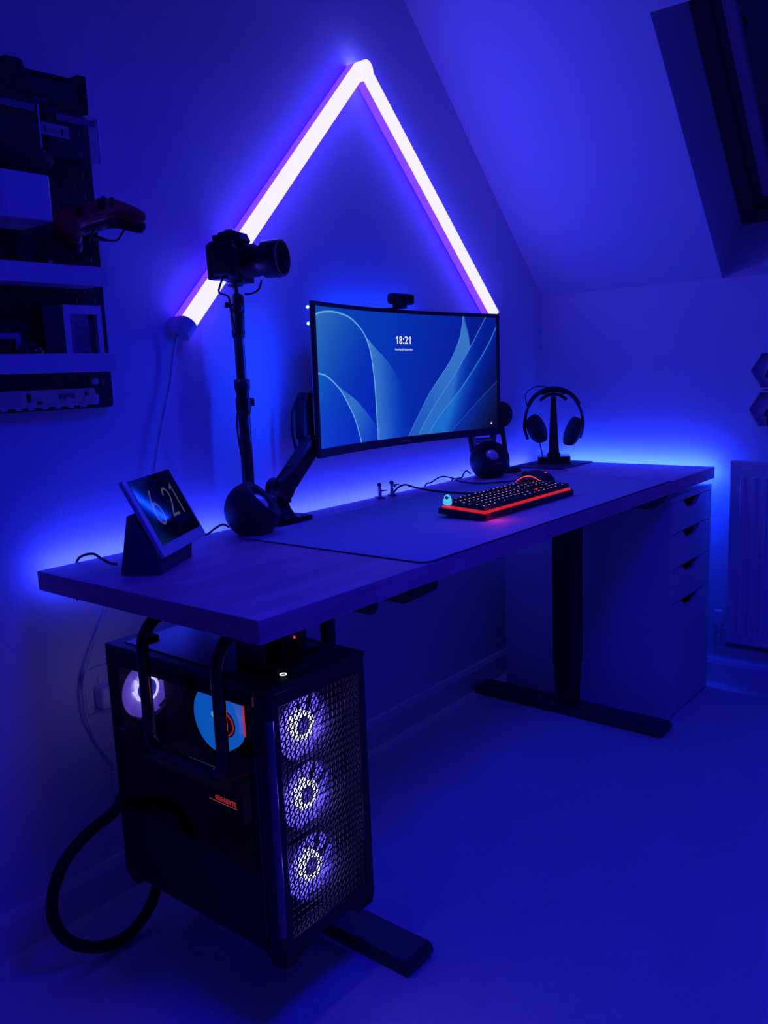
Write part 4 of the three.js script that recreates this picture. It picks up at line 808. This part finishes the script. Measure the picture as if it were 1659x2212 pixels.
{
  const f = thing('picture_frame', 'small white picture frame standing on the lower pegboard shelf', 'picture frame', [.138, S2, .060]);
  const o = roundRect(-.041, .041, 0, .121, .001); o.holes.push(new THREE.Path([[-.028, .014], [-.028, .104], [.030, .104], [.030, .014]].map((p) => new THREE.Vector2(...p))));
  mesh('frame', extrude(o, .016).translate(0, 0, -.008), M.white, f);
  const pic = canvasTex(256, 384, (x, w, h) => {
    x.fillStyle = '#c8c8cc'; x.fillRect(0, 0, w, h); x.fillStyle = '#8d8d94'; x.fillRect(14, 40, 180, 344); x.fillStyle = '#35343c'; x.fillRect(200, 0, 56, 384);
    for (let i = 0; i < 240; i++) { const a = rnd(), v = 70 + 90 * rnd(); x.fillStyle = `rgba(${v},${v},${v + 6},.35)`; x.beginPath(); x.ellipse(70 + 130 * a, 90 + 280 * rnd(), 6 + 16 * rnd(), 4 + 12 * rnd(), 0, 0, 2 * PI); x.fill(); }
  });
  mesh('picture', new THREE.BoxGeometry(.058, .090, .002).translate(.001, .059, -.004), new THREE.MeshStandardMaterial({ map: pic, roughness: .5 }), f);
  mesh('strut', ext(-.01, .01, .002, .09, -.018, -.008), M.grey, f);
  const b = thing('dark_box', 'dark upright box next to the small picture frame', 'box', [.074, S2, .058]);
  mesh('carton', ext(-.020, .018, 0, .118, -.012, .012, .002), std(.030, .020, .035, .6), b);
  mesh('flap', ext(-.017, .0186, .003, .115, -.009, .009), std(.05, .045, .055, .8), b);
  const m = thing('round_ornament', 'dark rounded ornament on the lower pegboard shelf', 'ornament', [.018, S2, .064]);
  mesh('body', lathe([[0, 0], [.018, 0], [.026, .010], [.029, .024], [.025, .042], [.014, .052], [0, .054]], 12), std(.020, .020, .028, .5), m);
  mesh('visor', new THREE.SphereGeometry(.020, 24, 12, 0, 2 * PI, 0, 1.0).rotateX(PI / 2).translate(.006, .028, .013), M.blackGloss, m);
  const d = thing('small_device', 'small pale framed device with a black screen on the pegboard shelf', 'device', [-.030, S2, .064]);
  const q = roundRect(-.034, .034, 0, .066, .004); q.holes.push(new THREE.Path([[-.026, .012], [-.026, .056], [.024, .056], [.024, .012]].map((p) => new THREE.Vector2(...p))));
  mesh('frame', extrude(q, .018, .0).translate(0, 0, -.006), std(.32, .30, .36, .5), d);
  mesh('screen', ext(-.027, .025, .011, .057, -.004, .004), M.blackGloss, d);
  const t = thing('white_wedge', 'white pointed tool lying on the upper pegboard shelf', 'tool', [-.03, S1, .055]);
  mesh('blade', new ConvexGeometry([[-.06, 0, -.008], [-.06, .046, -.008], [.034, .002, -.008], [.038, 0, -.008], [-.06, 0, .004], [-.06, .046, .004], [.034, .002, .004], [.038, 0, .004]].map((p) => V(...p))), M.darkBlue, t);
  mesh('edge', rod([-.06, .048, .004], [.036, .003, .004], .0022), M.white, t);
}
{   // white power strip along the bottom
  const s = thing('white_strip', 'white strip with cut-outs along the bottom of the pegboard', 'rail', [-.002, 1.068, .0255]);
  const o = new THREE.Shape(); o.moveTo(-.30, 0); o.lineTo(.176, 0); o.quadraticCurveTo(.180, .001, .180, .008); o.lineTo(.180, .016); o.quadraticCurveTo(.179, .020, .174, .020); o.lineTo(.173, .028); o.quadraticCurveTo(.171, .033, .164, .033); o.lineTo(-.30, .033);
  for (const [x, y, w, h] of [[.028, .010, .009, .017], [.047, .006, .011, .006], [.149, .018, .008, .008]]) { const hole = new THREE.Path(); hole.moveTo(x, y + h); hole.lineTo(x + w, y + h); hole.lineTo(x + w, y + h * .3); hole.quadraticCurveTo(x + w, y, x + w / 2, y); hole.quadraticCurveTo(x, y, x, y + h * .3); o.holes.push(hole); }
  mesh('strip', extrude(o, .008, .0008), M.whitePlastic, s);
  mesh('dark_inset', ext(.093, .127, .014, .024, .0078, .0088, .0), M.grey, s);
  mesh('round_tab', merge([.112, .152].map((x) => rod([x, .010, .007], [x, .010, .0095], .0075, .0075, 24))), M.whitePlastic, s);
  for (let i = 0; i < 8; i++) mesh('bottom_tooth', ext(-.05 + i * .027, -.038 + i * .027, -.004, .002, .001, .007), M.whitePlastic, s);
}
{   // boxes at the top
  const b = thing('product_box', 'black cardboard package with a window at the top of the pegboard', 'box', [.095, 1.612, .048]);
  const o = new THREE.Shape(); o.moveTo(-.130, 0); o.lineTo(.094, 0); o.lineTo(.095, .068); o.lineTo(.078, .068); o.lineTo(.060, .058); o.lineTo(-.028, .056); o.lineTo(-.030, .066); o.quadraticCurveTo(-.032, .070, -.040, .070); o.lineTo(-.060, .070); o.lineTo(-.075, .062); o.lineTo(-.130, .062);
  const win = new THREE.Path(); win.moveTo(-.024, .050); win.lineTo(-.024, .034); win.quadraticCurveTo(-.022, .022, -.012, .021); win.lineTo(.062, .015); win.lineTo(.066, .020); win.lineTo(.080, .020); win.lineTo(.080, .052); o.holes.push(win);
  mesh('front_card', extrude(o, .003).translate(0, 0, .020), M.blackMatt, b);
  mesh('carton', ext(-.13, .092, .001, .052, -.027, .016, .001), std(.020, .020, .034, .6), b);
  mesh('window_film', ext(-.026, .082, .014, .052, .0172, .0190), std(.022, .022, .050, .25), b);
  const tg = new TextGeometry('MICRO', { font, size: .0062, depth: .0004, curveSegments: 3 }).translate(-.016, .0055, .0232);
  mesh('lettering', tg, M.grey, b);
  mesh('hang_tab', ext(-.02, .02, .02, .04, -.029, -.027), M.blackMatt, b);
}
function clearBox(label, x, y, z, w, h, d, fill) {
  const b = thing('clear_box', label, 'plastic box', [x, y, z], 0, 'clear boxes on the pegboard');
  const t = .0016;
  mesh('wall_panel', ext(-w / 2, w / 2, 0, h, d / 2 - t, d / 2), M.clear, b);
  mesh('wall_panel', ext(-w / 2, w / 2, 0, h, -d / 2, -d / 2 + t), M.clear, b);
  mesh('wall_panel', ext(-w / 2, -w / 2 + t, 0, h, -d / 2 + t, d / 2 - t), M.clear, b);
  mesh('wall_panel', ext(w / 2 - t, w / 2, 0, h, -d / 2 + t, d / 2 - t), M.clear, b);
  mesh('floor_panel', ext(-w / 2, w / 2, -.0016, 0, -d / 2, d / 2), M.clear, b);
  mesh('rim', merge([ext(-w / 2 - .002, w / 2 + .002, h - .001, h + .004, d / 2 - .001, d / 2 + .003, .001), ext(w / 2 - .001, w / 2 + .003, h - .001, h + .004, -d / 2, d / 2, .001), ext(-w / 2 - .003, -w / 2 + .001, h - .001, h + .004, -d / 2, d / 2, .001)]), M.clear, b);
  mesh('corner_edge', rod([w / 2 + .0006, 0, d / 2 + .0006], [w / 2 + .0006, h, d / 2 + .0006], .0017, .0017, 10), std(.85, .85, .88, .2), b);
  mesh('label_strip', ext(-w * .30, w * .46, h - .014, h - .002, d / 2 + .0002, d / 2 + .0008), std(.20, .20, .22, .5), b);
  return b;
}
clearBox('clear plastic box with a white bracket inside, below the black package', .135, 1.520, .062, .104, .076, .074);
clearBox('clear plastic box with dark bits inside, at the left photo edge', .004, 1.516, .064, .124, .084, .078);
{
  const a = thing('white_bracket', 'white plastic bracket lying inside the right clear box', 'bracket', [.125, 1.562, .050]);
  mesh('plate', ext(-.034, .022, 0, .022, .014, .017, .001), M.whitePlastic, a);
  mesh('flange', ext(-.034, .022, .019, .022, -.028, .016, .001), M.whitePlastic, a);
  mesh('slot', merge([ext(.006, .0085, .005, .015, .0168, .0174), ext(-.028, -.0255, .005, .015, .0168, .0174)]), M.blackMatt, a);
  const p = thing('dark_adapter', 'dark adapter lying at the bottom of the right clear box', 'adapter', [.130, 1.5203, .058]);
  mesh('body', ext(-.040, .010, 0, .026, -.022, .022, .005), M.blackMatt, p);
  mesh('lead', tube([[.008, .012, .01], [.025, .016, .016], [.036, .008, .004], [.024, .004, -.016], [.01, .010, -.02]], .004, 30, 8), M.rubber, p);
  const g = thing('dark_gadget', 'dark gadget lying in the left clear box', 'gadget', [.010, 1.5163, .064]);
  mesh('body', lathe([[0, 0], [.022, 0], [.027, .010], [.020, .022], [0, .024]], 24).scale(1.2, 1, .8).translate(.014, 0, 0), M.blackMatt, g);
  mesh('arm', ext(-.054, -.014, .020, .056, -.012, .012, .006), M.blackMatt, g);
}
{   // black cap, white container, red game controller
  const c = thing('black_pouch', 'black rounded pouch hanging between clear box and white container', 'pouch', [.016, 1.481, .098]);
  mesh('shell', new THREE.SphereGeometry(.5, 40, 24).scale(.150, .060, .120).translate(-.008, .020, 0), M.blackMatt, c);
  mesh('hanger', ext(-.02, .02, .005, .03, -.072, -.045), M.blackMatt, c);
  const w = thing('white_container', 'white rounded container hanging on the pegboard above the upper shelf', 'container', [-.006, 1.394, .082]);
  const sh = new THREE.Shape(); sh.moveTo(-.060, -.055); sh.lineTo(.062, -.055); sh.lineTo(.062, .050); sh.quadraticCurveTo(.062, .058, .052, .058); sh.lineTo(-.022, .058); sh.quadraticCurveTo(-.060, .050, -.060, .012);
  mesh('body', extrude(sh, .078, .003).rotateX(-PI / 2).scale(1, 1, -1).translate(0, 0, 0), M.whitePlastic, w);
  w.children[0].geometry.computeVertexNormals();
  mesh('screw', rod([-.020, -.004, .050], [-.020, .0, .050], .003), M.chrome, w);
  const k = thing('game_controller', 'red and black game controller held by a wire holder on the pegboard', 'game controller', [.152, 1.412, .100]);
  const o = new THREE.Shape(); o.moveTo(-.045, .034); o.quadraticCurveTo(0, .026, .045, .034); o.quadraticCurveTo(.070, .030, .078, 0); o.quadraticCurveTo(.094, -.050, .082, -.062); o.quadraticCurveTo(.066, -.070, .050, -.034); o.quadraticCurveTo(.040, -.018, .020, -.018); o.lineTo(-.020, -.018); o.quadraticCurveTo(-.040, -.018, -.050, -.034); o.quadraticCurveTo(-.066, -.070, -.082, -.062); o.quadraticCurveTo(-.094, -.050, -.078, 0); o.quadraticCurveTo(-.070, .030, -.045, .034);
  k.rotation.set(-1.0, 0, .34, 'ZXY'); const g = k;
  mesh('front_shell', extrude(o, .022, .008, 16).translate(0, 0, 0), M.red, g);
  mesh('back_shell', extrude(o, .026, .010, 16).translate(0, 0, -.020), M.black, g);
  for (const s of [-1, 1]) mesh('thumb_stick', lathe([[0, .014], [.008, .014], [.009, .010], [.005, .008], [.005, 0], [0, 0]], 24).rotateX(PI / 2).translate(s * .024, -.006, .020), M.rubber, g);
  for (let i = 0; i < 4; i++) mesh('button', rod([.052 + .011 * Math.cos(i * PI / 2), .012 + .011 * Math.sin(i * PI / 2), .020], [.052 + .011 * Math.cos(i * PI / 2), .012 + .011 * Math.sin(i * PI / 2), .0245], .0042), M.black, g);
  const wh = thing('wire_holder', 'shiny wire holder carrying the red game controller', 'holder', [.165, 1.392, .0265]);
  mesh('wire', merge([tube([[-.030, .014, 0], [-.030, .0, .03], [-.028, -.014, .085], [-.026, .004, .115]], .0022, 40, 8), tube([[.030, .014, 0], [.030, .0, .03], [.032, -.014, .085], [.034, .004, .115]], .0022, 40, 8), tube([[-.028, -.014, .085], [0, -.016, .087], [.032, -.014, .085]], .0022, 20, 8)]), M.steel, wh);
  mesh('plate', ext(-.034, .034, .006, .022, -.001, .002, .001), M.black, wh);
}
renderer.render(scene, camera);
